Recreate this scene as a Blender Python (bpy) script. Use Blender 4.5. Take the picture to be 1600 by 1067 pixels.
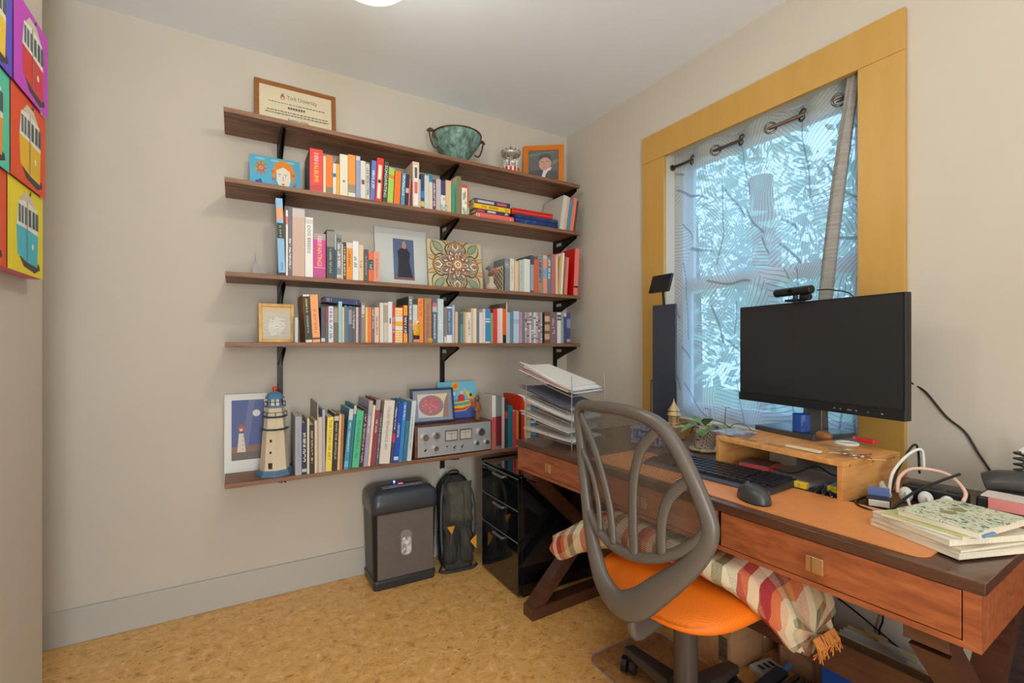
import bpy, math, random
from mathutils import Vector, Matrix
random.seed(7)
R = math.radians
scene = bpy.context.scene
for o in list(bpy.data.objects): bpy.data.objects.remove(o, do_unlink=True)
col = scene.collection

# ------------------------------------------------------------------ camera
F, CX, CY, H = 732.5, 800.0, 540.0, 1.15
A = math.atan((CX - 369) / F); SA, CA = math.sin(A), math.cos(A)
cam_d = bpy.data.cameras.new('camera'); cam = bpy.data.objects.new('camera', cam_d); col.objects.link(cam)
cam_d.sensor_fit = 'HORIZONTAL'; cam_d.sensor_width = 36; cam_d.lens = F / 1600 * 36
cam_d.shift_y = (CY - 533.5) / 1600; cam_d.clip_start = 0.02
cam.location = (0, 0, H); cam.rotation_euler = (R(90), 0, -A)
scene.camera = cam
# ------------------------------------------------------------------ world, light, exposure
scene.view_settings.view_transform = 'Standard'; scene.view_settings.look = 'None'
scene.view_settings.gamma = 1; scene.view_settings.use_curve_mapping = False
scene.view_settings.exposure = 0.02
W = bpy.data.worlds.new('world'); scene.world = W; W.use_nodes = True
bg = W.node_tree.nodes['Background']; bg.inputs[0].default_value = (0.36, 0.63, 1.0, 1); bg.inputs[1].default_value = 3.1
ZCEIL = 2.487
LAMP = (0.30, 1.23, 2.15); LAMP_POWER = 290.0
def area(name, loc, rot, sx, sy, power, colr):
    l = bpy.data.lights.new(name, 'AREA'); l.shape = 'RECTANGLE'; l.size = sx; l.size_y = sy
    l.energy = power; l.color = colr
    o = bpy.data.objects.new(name, l); o.location = loc; o.rotation_euler = rot; col.objects.link(o); return o
area('ceiling_fill', (0.0, -.75, 1.45), (R(166), 0, R(12)), .7, .7, 22, (0.85, .94, 1.0))      # added fill, unseen: area light aimed up at the ceiling behind the camera
area('front_fill', (-.02, -1.52, .98), (R(90), 0, R(22)), .85, 1.7, 60, (0.85, .94, 1.0))      # unseen soft fill added behind the camera to brighten walls and floor

# ------------------------------------------------------------------ pixels to directions
def pd(px, py):
    r = (px - CX) / F; u = (CY - py) / F
    return SA + r * CA, CA - r * SA, u
def atz(px, py, z):
    a = pd(px, py); t = (z - H) / a[2]; return Vector((a[0] * t, a[1] * t, z))
def aty(px, py, Y):
    a = pd(px, py); t = Y / a[1]; return Vector((a[0] * t, Y, H + a[2] * t))
def atx(px, py, X):
    a = pd(px, py); t = X / a[0]; return Vector((X, a[1] * t, H + a[2] * t))
YB, XR, ZC = 2.424, 1.834, 2.487      # back wall, right wall, ceiling
YF = 2.184                            # shelf front edge

# ------------------------------------------------------------------ materials
def lin(c):
    return tuple(((v / 255) / 12.92 if v / 255 <= .04045 else ((v / 255 + .055) / 1.055) ** 2.4) for v in c) + (1,)
MC = {}
def C(r, g, b, rough=.6, metal=0, spec=.5, **k):
    key = (r, g, b, rough, metal, spec, tuple(sorted(k.items())))
    if key in MC: return MC[key]
    m = bpy.data.materials.new('paint_%d_%d_%d' % (r, g, b)); m.use_nodes = True
    p = m.node_tree.nodes['Principled BSDF']
    p.inputs['Base Color'].default_value = lin((r, g, b)); p.inputs['Roughness'].default_value = rough
    p.inputs['Metallic'].default_value = metal; p.inputs['Specular IOR Level'].default_value = spec
    if 'coat' in k: p.inputs['Coat Weight'].default_value = k['coat']; p.inputs['Coat Roughness'].default_value = .05
    if 'emit' in k: p.inputs['Emission Color'].default_value = lin((r, g, b)); p.inputs['Emission Strength'].default_value = k['emit']
    if 'trans' in k: p.inputs['Transmission Weight'].default_value = k['trans']
    if 'alpha' in k: p.inputs['Alpha'].default_value = k['alpha']
    MC[key] = m; return m
def nodes(name):
    m = bpy.data.materials.new(name); m.use_nodes = True
    nt = m.node_tree; p = nt.nodes['Principled BSDF']
    return m, nt, p
def N(nt, t, **k):
    n = nt.nodes.new(t)
    for a, v in k.items():
        if a in n.inputs: n.inputs[a].default_value = v
        else: setattr(n, a, v)
    return n
def ramp(nt, src, stops):
    r = nt.nodes.new('ShaderNodeValToRGB'); e = r.color_ramp.elements
    while len(e) < len(stops): e.new(.5)
    for i, (p, c) in enumerate(stops): e[i].position = p; e[i].color = lin(c)
    nt.links.new(src, r.inputs[0]); return r
def coords(nt, scale=(1, 1, 1), kind='Object', rot=(0, 0, 0)):
    tc = nt.nodes.new('ShaderNodeTexCoord'); mp = nt.nodes.new('ShaderNodeMapping')
    mp.inputs['Scale'].default_value = scale; mp.inputs['Rotation'].default_value = rot
    nt.links.new(tc.outputs[kind], mp.inputs[0]); return mp.outputs[0]
def bump(nt, p, src, s=.1, d=.01):
    b = N(nt, 'ShaderNodeBump'); b.inputs['Strength'].default_value = s; b.inputs['Distance'].default_value = d
    nt.links.new(src, b.inputs['Height']); nt.links.new(b.outputs[0], p.inputs['Normal'])
def noise_mat(name, stops, scale=(1, 1, 1), ns=5, detail=6, rough=.5, dist=0, bmp=0, nrough=.6, metal=0, coat=0, spec=.5):
    m, nt, p = nodes(name); v = coords(nt, scale)
    n = N(nt, 'ShaderNodeTexNoise'); n.inputs['Scale'].default_value = ns; n.inputs['Detail'].default_value = detail
    n.inputs['Roughness'].default_value = nrough; n.inputs['Distortion'].default_value = dist
    nt.links.new(v, n.inputs['Vector'])
    r = ramp(nt, n.outputs[0], stops); nt.links.new(r.outputs[0], p.inputs['Base Color'])
    p.inputs['Roughness'].default_value = rough; p.inputs['Metallic'].default_value = metal
    p.inputs['Coat Weight'].default_value = coat; p.inputs['Specular IOR Level'].default_value = spec
    if bmp: bump(nt, p, n.outputs[0], bmp)
    return m
wall_m = noise_mat('wall_paint', [(.3, (206, 196, 181)), (.7, (209, 199, 185))], ns=3, rough=.75, spec=.2)
ceil_m = noise_mat('ceiling_paint', [(.3, (238, 243, 249)), (.7, (240, 245, 251))], ns=3, rough=.8, spec=.2)
base_m = C(192, 188, 179, .45)
trim_m = noise_mat('ochre_trim_paint', [(.3, (196, 150, 72)), (.7, (203, 157, 80))], scale=(6, 6, 1), ns=4, rough=.4)
shelf_m = noise_mat('stained_shelf_wood', [(.25, (66, 42, 30)), (.42, (116, 78, 54)), (.58, (146, 104, 76)), (.8, (84, 56, 42))], scale=(1.2, 10, 18), ns=3.2, detail=7, dist=.6, rough=.5, bmp=.06)
desk_m = noise_mat('dark_desk_wood', [(.25, (66, 40, 28)), (.55, (88, 54, 38)), (.8, (106, 66, 46))], scale=(14, 1.5, 14), ns=4, dist=.3, rough=.3, coat=.25)
drawer_m = noise_mat('drawer_front_wood', [(.2, (112, 58, 32)), (.5, (158, 86, 48)), (.8, (186, 110, 66))], scale=(12, 2.2, 12), ns=5, dist=.5, rough=.35, coat=.15)
bamboo_m = noise_mat('bamboo_wood', [(.25, (196, 128, 62)), (.55, (222, 160, 92)), (.85, (236, 184, 120))], scale=(2, 12, 12), ns=4, dist=.3, rough=.45)
walnut_m = noise_mat('walnut_veneer', [(.25, (86, 48, 30)), (.6, (128, 76, 48)), (.85, (150, 96, 62))], scale=(2, 12, 12), ns=4, dist=.3, rough=.4)
def cork():
    m, nt, p = nodes('cork_floor'); v = coords(nt, (1, 1, 1))
    n1 = N(nt, 'ShaderNodeTexNoise'); n1.inputs['Scale'].default_value = 26; n1.inputs['Detail'].default_value = 7; n1.inputs['Roughness'].default_value = .68
    n1.inputs['Distortion'].default_value = .7; nt.links.new(v, n1.inputs['Vector'])
    r1 = ramp(nt, n1.outputs[0], [(.28, (176, 120, 56)), (.42, (226, 170, 96)), (.58, (238, 186, 114)), (.72, (250, 216, 164))])
    v2 = coords(nt, (1, 2.6, 1), rot=(0, 0, .6))
    vo = N(nt, 'ShaderNodeTexNoise'); vo.inputs['Scale'].default_value = 30; vo.inputs['Detail'].default_value = 3; vo.inputs['Distortion'].default_value = 2.2
    nt.links.new(v2, vo.inputs['Vector'])
    r2 = ramp(nt, vo.outputs[0], [(0, (255, 255, 255)), (.62, (255, 255, 255)), (.67, (140, 96, 54)), (.75, (84, 54, 28))])
    mx = N(nt, 'ShaderNodeMix', data_type='RGBA', blend_type='MULTIPLY'); mx.inputs[0].default_value = .75
    nt.links.new(r1.outputs[0], mx.inputs[6]); nt.links.new(r2.outputs[0], mx.inputs[7])
    nt.links.new(mx.outputs[2], p.inputs['Base Color']); p.inputs['Roughness'].default_value = .38
    bump(nt, p, n1.outputs[0], .06); return m
cork_m = cork()
black_m = C(22, 22, 24, .4); blackg_m = C(17, 18, 22, .07, coat=.7); rail_m = C(44, 34, 30, .4, .5)
chrome_m = C(200, 200, 205, .18, 1); brass_m = C(214, 178, 132, .28, .9); white_m = C(235, 233, 228, .5)
page_m = noise_mat('book_pages', [(.4, (216, 204, 180)), (.6, (236, 226, 206))], scale=(400, 3, 3), ns=3, detail=1, rough=.9)
grey_page_m = noise_mat('grey_book_pages', [(.4, (196, 190, 178)), (.6, (222, 216, 204))], scale=(400, 3, 3), ns=3, detail=1, rough=.9)

# ------------------------------------------------------------------ mesh helpers
class MB:
    def __init__(s): s.v = []; s.f = []; s.mi = []; s.k = 0; s.mats = []
    def use(s, mat):
        if mat not in s.mats: s.mats.append(mat)
        s.k = s.mats.index(mat); return s
    def add(s, vs, fs, M=None):
        b = len(s.v)
        s.v += [tuple(M @ Vector(v)) if M else tuple(v) for v in vs]
        s.f += [tuple(b + i for i in f) for f in fs]; s.mi += [s.k] * len(fs); return s
    def box(s, x0, x1, y0, y1, z0, z1, M=None):
        vs = [(x, y, z) for z in (z0, z1) for y in (y0, y1) for x in (x0, x1)]
        return s.add(vs, [(0, 2, 3, 1), (4, 5, 7, 6), (0, 1, 5, 4), (2, 6, 7, 3), (0, 4, 6, 2), (1, 3, 7, 5)], M)
    def prism(s, poly, a0, a1, axis='y', M=None):
        n = len(poly)
        def P(p, a): return {'y': (p[0], a, p[1]), 'x': (a, p[0], p[1]), 'z': (p[0], p[1], a)}[axis]
        vs = [P(p, a0) for p in poly] + [P(p, a1) for p in poly]
        fs = [tuple(range(n)), tuple(range(2 * n - 1, n - 1, -1))] + [(i, n + i, n + (i + 1) % n, (i + 1) % n) for i in range(n)]
        return s.add(vs, fs, M)
    def lathe(s, prof, n=24, c=(0, 0, 0), M=None, fr=None, cap=True):
        vs = []
        for j, (r, z) in enumerate(prof):
            for i in range(n):
                a = 2 * math.pi * i / n; rr = r * (fr(a, j) if fr else 1)
                vs.append((c[0] + rr * math.cos(a), c[1] + rr * math.sin(a), c[2] + z))
        fs = [(j * n + i, j * n + (i + 1) % n, (j + 1) * n + (i + 1) % n, (j + 1) * n + i) for j in range(len(prof) - 1) for i in range(n)]
        if cap:
            fs.append(tuple(range(n - 1, -1, -1))); fs.append(tuple((len(prof) - 1) * n + i for i in range(n)))
        return s.add(vs, fs, M)
    def cyl(s, p, q, r, n=12, r2=None):
        p, q = Vector(p), Vector(q); d = q - p; L = d.length
        M = Matrix.Translation(p) @ d.to_track_quat('Z', 'Y').to_matrix().to_4x4()
        return s.lathe([(r, 0), (r if r2 is None else r2, L)], n, M=M)
    def tube(s, pts, r, n=8, closed=False, rad=None, flat=None):
        pts = [Vector(p) for p in pts]; m = len(pts); vs = []; prev = None
        for i, p in enumerate(pts):
            a = pts[(i - 1) % m] if (closed or i) else p; b = pts[(i + 1) % m] if (closed or i < m - 1) else p
            t = (b - a).normalized()
            if prev is None:
                u = t.orthogonal().normalized() if flat is None else (Vector(flat) - t * Vector(flat).dot(t)).normalized()
            else:
                u = prev if flat is None else Vector(flat)
                u = (u - t * u.dot(t)).normalized()
            prev = u; w = t.cross(u)
            rr = rad[i] if rad else r
            ru, rw = rr if isinstance(rr, tuple) else (rr, rr)
            for k in range(n):
                an = 2 * math.pi * (k + .5) / n
                vs.append(p + u * (ru * math.cos(an)) + w * (rw * math.sin(an)))
        fs = []
        for i in range(m if closed else m - 1):
            j = (i + 1) % m
            fs += [(i * n + k, i * n + (k + 1) % n, j * n + (k + 1) % n, j * n + k) for k in range(n)]
        if not closed: fs += [tuple(range(n - 1, -1, -1)), tuple((m - 1) * n + k for k in range(n))]
        return s.add(vs, fs)
    def ball(s, c, r, n=12, k=8, sc=(1, 1, 1), M=None):
        vs = [(c[0], c[1], c[2] - r * sc[2])]
        for j in range(1, k):
            ph = math.pi * j / k
            for i in range(n):
                a = 2 * math.pi * i / n
                vs.append((c[0] + r * sc[0] * math.sin(ph) * math.cos(a), c[1] + r * sc[1] * math.sin(ph) * math.sin(a), c[2] - r * sc[2] * math.cos(ph)))
        vs.append((c[0], c[1], c[2] + r * sc[2])); T = len(vs) - 1
        fs = [(0, 1 + (i + 1) % n, 1 + i) for i in range(n)]
        for j in range(k - 2):
            b = 1 + j * n; fs += [(b + i, b + (i + 1) % n, b + n + (i + 1) % n, b + n + i) for i in range(n)]
        b = 1 + (k - 2) * n; fs += [(b + i, b + (i + 1) % n, T) for i in range(n)]
        return s.add(vs, fs, M)
    def grid(s, fn, nu, nv, M=None):
        vs = [fn(i / nu, j / nv) for j in range(nv + 1) for i in range(nu + 1)]
        fs = [(j * (nu + 1) + i, j * (nu + 1) + i + 1, (j + 1) * (nu + 1) + i + 1, (j + 1) * (nu + 1) + i) for j in range(nv) for i in range(nu)]
        return s.add(vs, fs, M)
    def mesh(s, name):
        me = bpy.data.meshes.new(name); me.from_pydata(s.v, [], s.f)
        for m in s.mats: me.materials.append(m)
        if len(s.mats) > 1: me.polygons.foreach_set('material_index', s.mi)
        me.update(); return me
    def build(s, name, mat=None, parent=None, smooth=False, bevel=0, seg=2, loc=None, rot=None, kind=None, sub=0):
        if mat is not None and not s.mats: s.mats = [mat]
        me = s.mesh(name); o = bpy.data.objects.new(name, me); col.objects.link(o)
        if parent: o.parent = parent
        if loc is not None: o.location = loc
        if rot is not None: o.rotation_euler = rot
        if smooth: me.polygons.foreach_set('use_smooth', [True] * len(me.polygons))
        if bevel:
            b = o.modifiers.new('bevel', 'BEVEL'); b.width = bevel; b.segments = seg; b.limit_method = 'ANGLE'; b.angle_limit = R(40)
            me.polygons.foreach_set('use_smooth', [True] * len(me.polygons))
            try: b.harden_normals = True
            except Exception: pass
        if sub:
            sm = o.modifiers.new('subdivision', 'SUBSURF'); sm.levels = sub; sm.render_levels = sub
        if kind: o['kind'] = kind
        return o
def B(name, x0, x1, y0, y1, z0, z1, mat, parent=None, bevel=0, M=None, **k):
    return MB().box(x0, x1, y0, y1, z0, z1, M).build(name, mat, parent, bevel=bevel, **k)
def tag(o, label, cat, group=None, kind=None):
    o['label'] = label
    if cat: o['category'] = cat
    if group: o['group'] = group
    if kind: o['kind'] = kind
    return o
def struct(o, label=None):
    o['kind'] = 'structure'
    if label: o['label'] = label
    return o
def thing(name, label, cat, loc=(0, 0, 0), rz=0, group=None, rx=0):
    o = bpy.data.objects.new(name, None); o.empty_display_size = .05; col.objects.link(o)
    o.location = loc; o.rotation_euler = (rx, 0, rz); return tag(o, label, cat, group)
def spline(pts, n=8, closed=False):
    pts = [Vector(p) for p in pts]; out = []; m = len(pts)
    for i in range(m if closed else m - 1):
        if closed: p0, p1, p2, p3 = pts[i - 1], pts[i], pts[(i + 1) % m], pts[(i + 2) % m]
        else: p0, p1, p2, p3 = pts[max(i - 1, 0)], pts[i], pts[i + 1], pts[min(i + 2, m - 1)]
        for k in range(n):
            t = k / n
            out.append(.5 * ((2 * p1) + (p2 - p0) * t + (2 * p0 - 5 * p1 + 4 * p2 - p3) * t * t + (3 * p1 - p0 - 3 * p2 + p3) * t ** 3))
    if not closed: out.append(pts[-1])
    return out
TXT = {}
def text_geo(s, res=2):
    if s in TXT: return TXT[s]
    cu = bpy.data.curves.new('lettering', 'FONT'); cu.body = s; cu.resolution_u = res; cu.fill_mode = 'FRONT'
    ob = bpy.data.objects.new('lettering', cu); col.objects.link(ob)
    me = bpy.data.meshes.new_from_object(ob)
    bpy.data.objects.remove(ob); bpy.data.curves.remove(cu)
    vs = [(v.co.x, v.co.y) for v in me.vertices]; fs = [tuple(p.vertices) for p in me.polygons]
    bpy.data.meshes.remove(me)
    if vs:
        x0 = min(v[0] for v in vs); x1 = max(v[0] for v in vs); y0 = min(v[1] for v in vs); y1 = max(v[1] for v in vs)
    else: x0 = y0 = 0; x1 = y1 = 1
    TXT[s] = ([((a - x0) / (x1 - x0), (b - y0) / (y1 - y0)) for a, b in vs], fs, (x1 - x0) / (y1 - y0)); return TXT[s]
def letters(mb, s, x, z, w, h, y, vertical=False, mat=None):
    """lettering in the local x-z plane facing -y; lower left corner x, z; vertical reads downwards"""
    vs, fs, ar = text_geo(s)
    if mat: mb.use(mat)
    if vertical: P = [(x + b * w, y, z + h - a * h) for a, b in vs]
    else: P = [(x + a * w, y, z + b * h) for a, b in vs]
    mb.add(P, fs); return mb
def circle(cx, cz, r, n=16, ry=None, a0=0, a1=360):
    full = abs(a1 - a0) >= 360
    m = n if full else n + 1
    return [(cx + r * math.cos(R(a0 + (a1 - a0) * i / n)), cz + (ry or r) * math.sin(R(a0 + (a1 - a0) * i / n))) for i in range(m)]
class Art:
    """printed shapes on a flat sheet in the local x-z plane, facing -y"""
    def __init__(s, y): s.mb = MB(); s.y = y
    def p(s, pts, c):
        s.mb.use(C(*c, .55)); s.y -= .00012
        area2 = sum(pts[i][0] * pts[(i + 1) % len(pts)][1] - pts[(i + 1) % len(pts)][0] * pts[i][1] for i in range(len(pts)))
        if area2 < 0: pts = pts[::-1]
        s.mb.add([(a, s.y, b) for a, b in pts], [tuple(range(len(pts)))]); return s
    def r(s, x0, x1, z0, z1, c): return s.p([(x0, z0), (x1, z0), (x1, z1), (x0, z1)], c)
    def c(s, x, z, r, c, n=16, ry=None): return s.p(circle(x, z, r, n, ry), c)
    def t(s, txt, x, z, w, h, c):
        s.y -= .00012; letters(s.mb, txt, x, z, w, h, s.y, mat=C(*c, .55)); return s
    def build(s, parent, name='artwork'): return s.mb.build(name, None, parent)

# ================================================================== the room
YN, XL, XA = -1.6, -0.5, -1.3
struct(B('floor', XA - .1, XR + .2, YN - .1, YB + .1, -.1, 0, cork_m), 'cork floor with tan and brown flecks')
struct(B('ceiling', XA - .1, XR + .2, YN - .1, YB + .1, ZC, ZC + .1, ceil_m), 'plain white ceiling')
struct(B('wall_back', XA - .1, XR + .2, YB, YB + .12, 0, ZC, wall_m), 'beige wall carrying the book shelves')
struct(B('wall_left', XA, XL, YN, 1.92, 0, ZC, wall_m), 'beige wall end at the left edge with the tram canvas')
struct(B('wall_alcove', XA - .1, XA, 1.92, YB, 0, ZC, wall_m))
struct(B('wall_front', XL, XR + .2, YN - .1, YN, 0, ZC, wall_m))
WY0, WY1, WZ0, WZ1 = 0.772, 1.616, 0.80, 2.10
mb = MB(); T = .15
mb.box(XR, XR + T, YN, WY0, 0, ZC).box(XR, XR + T, WY1, YB, 0, ZC).box(XR, XR + T, WY0, WY1, 0, WZ0).box(XR, XR + T, WY0, WY1, WZ1, ZC)
struct(mb.build('wall_right', wall_m), 'beige wall with the curtained window')
struct(B('baseboard_back', XA, XR, YB - .014, YB, 0, .136, base_m, bevel=.003), 'grey painted baseboard')
struct(B('baseboard_right', XR - .012, XR, YN, YB - .014, 0, .122, bamboo_m), 'light wooden baseboard under the desk')
ty0, ty1, tw = 0.645, 1.752, .135
struct(B('trim_1', XR - .02, XR, ty0, ty1, 2.085, 2.219, trim_m, bevel=.002), 'ochre yellow head board of the window trim')
struct(B('trim_2', XR - .019, XR, ty0, WY0 + .004, .66, 2.085, trim_m, bevel=.002), 'ochre yellow trim board right of the window')
struct(B('trim_3', XR - .019, XR, WY1 - .004, ty1, .66, 2.085, trim_m, bevel=.002), 'ochre yellow trim board left of the window')
struct(B('trim_4', XR - .019, XR, WY0 + .004, WY1 - .004, .66, WZ0 + .005, trim_m, bevel=.002), 'ochre yellow trim board under the window')
# window: white frame, two sashes, glass
win = bpy.data.objects.new('window_1', None); col.objects.link(win); win.location = (XR + .11, (WY0 + WY1) / 2, WZ0); struct(win, 'window with a white frame behind the sheer curtain')
hw, hh = (WY1 - WY0) / 2, WZ1 - WZ0; fw = .04; wf_m = C(205, 214, 224, .4)
mb = MB().box(-.03, .04, -hw, -hw + fw, 0, hh).box(-.03, .04, hw - fw, hw, 0, hh).box(-.03, .04, -hw + fw, hw - fw, 0, fw).box(-.03, .04, -hw + fw, hw - fw, hh - fw, hh)
mb.build('window_frame', wf_m, win)
for z0, z1, x in ((fw, hh * .5, 0), (hh * .5, hh - fw, .018)):
    s = MB().box(x - .01, x + .012, -hw + fw, -hw + fw + .03, z0, z1).box(x - .01, x + .012, hw - fw - .03, hw - fw, z0, z1)
    s.box(x - .01, x + .012, -hw + fw + .03, hw - fw - .03, z0, z0 + .03).box(x - .01, x + .012, -hw + fw + .03, hw - fw - .03, z1 - .03, z1)
    so = s.build('sash', wf_m, win)
gm, gnt, gp = nodes('window_glass'); gl = N(gnt, 'ShaderNodeBsdfGlossy'); gl.inputs['Roughness'].default_value = .02
tr = N(gnt, 'ShaderNodeBsdfTransparent'); mxs = N(gnt, 'ShaderNodeMixShader'); mxs.inputs[0].default_value = .06
gnt.links.new(tr.outputs[0], mxs.inputs[1]); gnt.links.new(gl.outputs[0], mxs.inputs[2]); gnt.links.new(mxs.outputs[0], gnt.nodes['Material Output'].inputs[0])
B('pane', -.001, .002, -hw + fw + .03, hw - fw - .03, fw + .03, hh * .5 - .03, gm, win)
B('pane', .017, .02, -hw + fw + .03, hw - fw - .03, hh * .5 + .03, hh - fw - .03, gm, win)
# ================================================================== shelves on slotted rails
SZ = [2.100, 1.821, 1.446, 1.164, .598]        # top surfaces, top shelf first
SX0, SX1, ST = -.043, 1.752, .019
ORD = ['top', 'second', 'third', 'fourth', 'lowest']
SLAB = ['dark stained top shelf board carrying the diploma and the bowl', 'dark stained second shelf board under the painted face tile', 'dark stained third shelf board under the mandala tile', 'dark stained fourth shelf board under the gold frame', 'dark stained lowest shelf board carrying the model lighthouse']
for i, z in enumerate(SZ):
    o = B('shelf_board', 0, SX1 - SX0, 0, YB - YF - .004, -ST, 0, shelf_m, bevel=.0015, loc=(SX0 + [.0, .003, .005, .004, .003][i], YF, z))
    tag(o, SLAB[i], 'shelf', 'stained wooden wall shelves')
RX = [.175, .977, 1.738]
RLAB = ['dark slotted shelf rail behind the model lighthouse, leftmost of three', 'dark slotted shelf rail above the silver amplifier, middle of three', 'dark slotted shelf rail by the room corner, rightmost of three']
for i, x in enumerate(RX):
    z0 = [.52, .475, .50][i]
    mb = MB().box(-.012, .012, -.004, 0, z0, 2.09).box(-.012, -.008, -.012, -.004, z0, 2.09).box(.008, .012, -.012, -.004, z0, 2.09)
    rail = mb.build('shelf_rail', rail_m, None, loc=(x, YB - .0005, 0)); tag(rail, RLAB[i], 'shelf rail', 'slotted shelf rails')
    s = MB()
    z = z0 + .03
    while z < 2.06: s.box(-.004, .004, -.0046, -.0041, z, z + .014); z += .05
    s.build('slots', black_m, rail, kind='stuff')
    for j, zs in enumerate(SZ):
        D = .215; zt = zs - ST - .0008
        hgt = .085 if j < 4 else .06
        poly = [(-.0125, zt), (-D, zt), (-D, zt - .012), (-.10, zt - .05 * hgt / .085), (-.0125, zt - hgt)]
        b = MB().prism(poly, -.009, -.006, 'x').prism(poly, .006, .009, 'x').box(-.009, .009, -D, -.0125, zt - .003, zt)
        b.box(-.009, .009, -.0155, -.0125, zt - hgt, zt)
        br = b.build('bracket', rail_m, rail)
        if i > 0 and j in (1, 2, 3):
            B('paper_sticker', -.0096, -.0091, -.085, -.035, zt - .034, zt - .016, C(205, 200, 190, .6), br)

# ================================================================== books
def marks(k, x, z, w, h, mat, seed):     # print too small to read: a run of short strokes
    rnd = random.Random(seed); k.use(mat); v = 0; g = max(.0022, w * .45)
    while v < h - g:
        if rnd.random() > .16:
            a, b = rnd.choice([(0, 1), (0, 1), (0, .55), (.45, 1), (0, .8)])
            k.add([(x + w * a, -.0005, z + v), (x + w * b, -.0005, z + v), (x + w * b, -.0005, z + v + g * .55), (x + w * a, -.0005, z + v + g * .55)], [(0, 1, 2, 3)])
        v += g
LBL = {}
def book(shelf, x0, x1, ytop, c, desc, prev=None, lean=0, ang=None, depth=None, set_=.008, left=None, bands=(), txt=None, tc=(240, 240, 235), tv=(.12, .9), tw=.55, hard=None, where=None, z=None, pg=None):
    Y0 = YF + set_; zs = SZ[shelf] if z is None else z
    a = aty(x0, 540, Y0).x; b = aty(x1, 540, Y0).x
    top = aty((x0 + x1) / 2 + lean, ytop, Y0); h = top.z - zs
    dxw = aty(x1 + lean, 540, Y0).x - b if lean else 0
    th = math.atan2(dxw, h) if ang is None else R(ang); h = h / math.cos(th); w = (b - a) * math.cos(th) - .0006
    dep = depth or max(.10, min(.21, h * .72))
    hard = (h > .21) if hard is None else hard
    t = min(.0025 if hard else .0008, w * .2); q = .003 if hard else .0006
    x = -w if th > 0 else 0
    cm = C(*c, .5); lm = C(*left, .5) if left else cm
    mb = MB().use(cm).box(x, x + w, 0, t, 0, h).box(x + w - t, x + w, t, dep, 0, h)
    mb.use(lm).box(x, x + t, t, dep, 0, h)
    o = mb.build('book', None, None, loc=(b - .0003 if th > 0 else a + .0003, Y0, zs + .0002), rot=(0, th, 0))
    if w > .004: MB().box(x + t, x + w - t, t, dep - q, q * .5, h - q).build('pages', pg or (grey_page_m if shelf == 4 else page_m), o)
    if bands:
        for i_, bd in enumerate(bands):
            m_ = w * (1 - bd[3]) / 2 if len(bd) > 3 else .0002
            B('spine_band', x + m_, x + w - m_, -.0003 - .00004 * i_, .0001, h * bd[0], h * bd[1], C(*bd[2], .5), o)
    if txt:
        lh = h * (tv[1] - tv[0]); k = MB()
        ww = w * tw
        for s_, cc, (u0, u1) in ([(txt, tc, tv)] if isinstance(txt, str) else txt):
            if s_ == '~': marks(k, x + (w - ww) / 2, h * u0, ww, h * (u1 - u0), C(*cc, .5), len(LBL))
            else: letters(k, s_, x + (w - ww) / 2, h * u0, ww, h * (u1 - u0), -.0005, True, C(*cc, .5))
        k.build('title', None, o)
    sh = 'on the %s shelf' % ORD[shelf]
    if where: lab = '%s book %s %s' % (desc, where, sh)
    elif prev is None: lab = '%s book, first of its row %s' % (desc, sh)
    else: lab = '%s book right of the %s one %s' % (desc, prev, sh)
    assert lab not in LBL, lab
    LBL[lab] = 1
    tag(o, lab, 'book', 'books %s' % sh); return o
def row(shelf, data, first=None, **kw):
    prev = None
    for d in data:
        x0, x1, y, c, desc = d[:5]; o = dict(kw); o.update(d[5] if len(d) > 5 else {})
        if prev is None and first: book(shelf, x0, x1, y, c, desc, where=first, **o)
        else: book(shelf, x0, x1, y, c, desc, prev, **o)
        prev = desc
def blur(n, seed):   # short runs of unreadable print become small dark dashes
    rnd = random.Random(seed); return [(rnd.uniform(.1, .85), rnd.uniform(.02, .06)) for _ in range(n)]
WH, BK, YE = (240, 238, 232), (45, 42, 40), (250, 215, 90)
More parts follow.
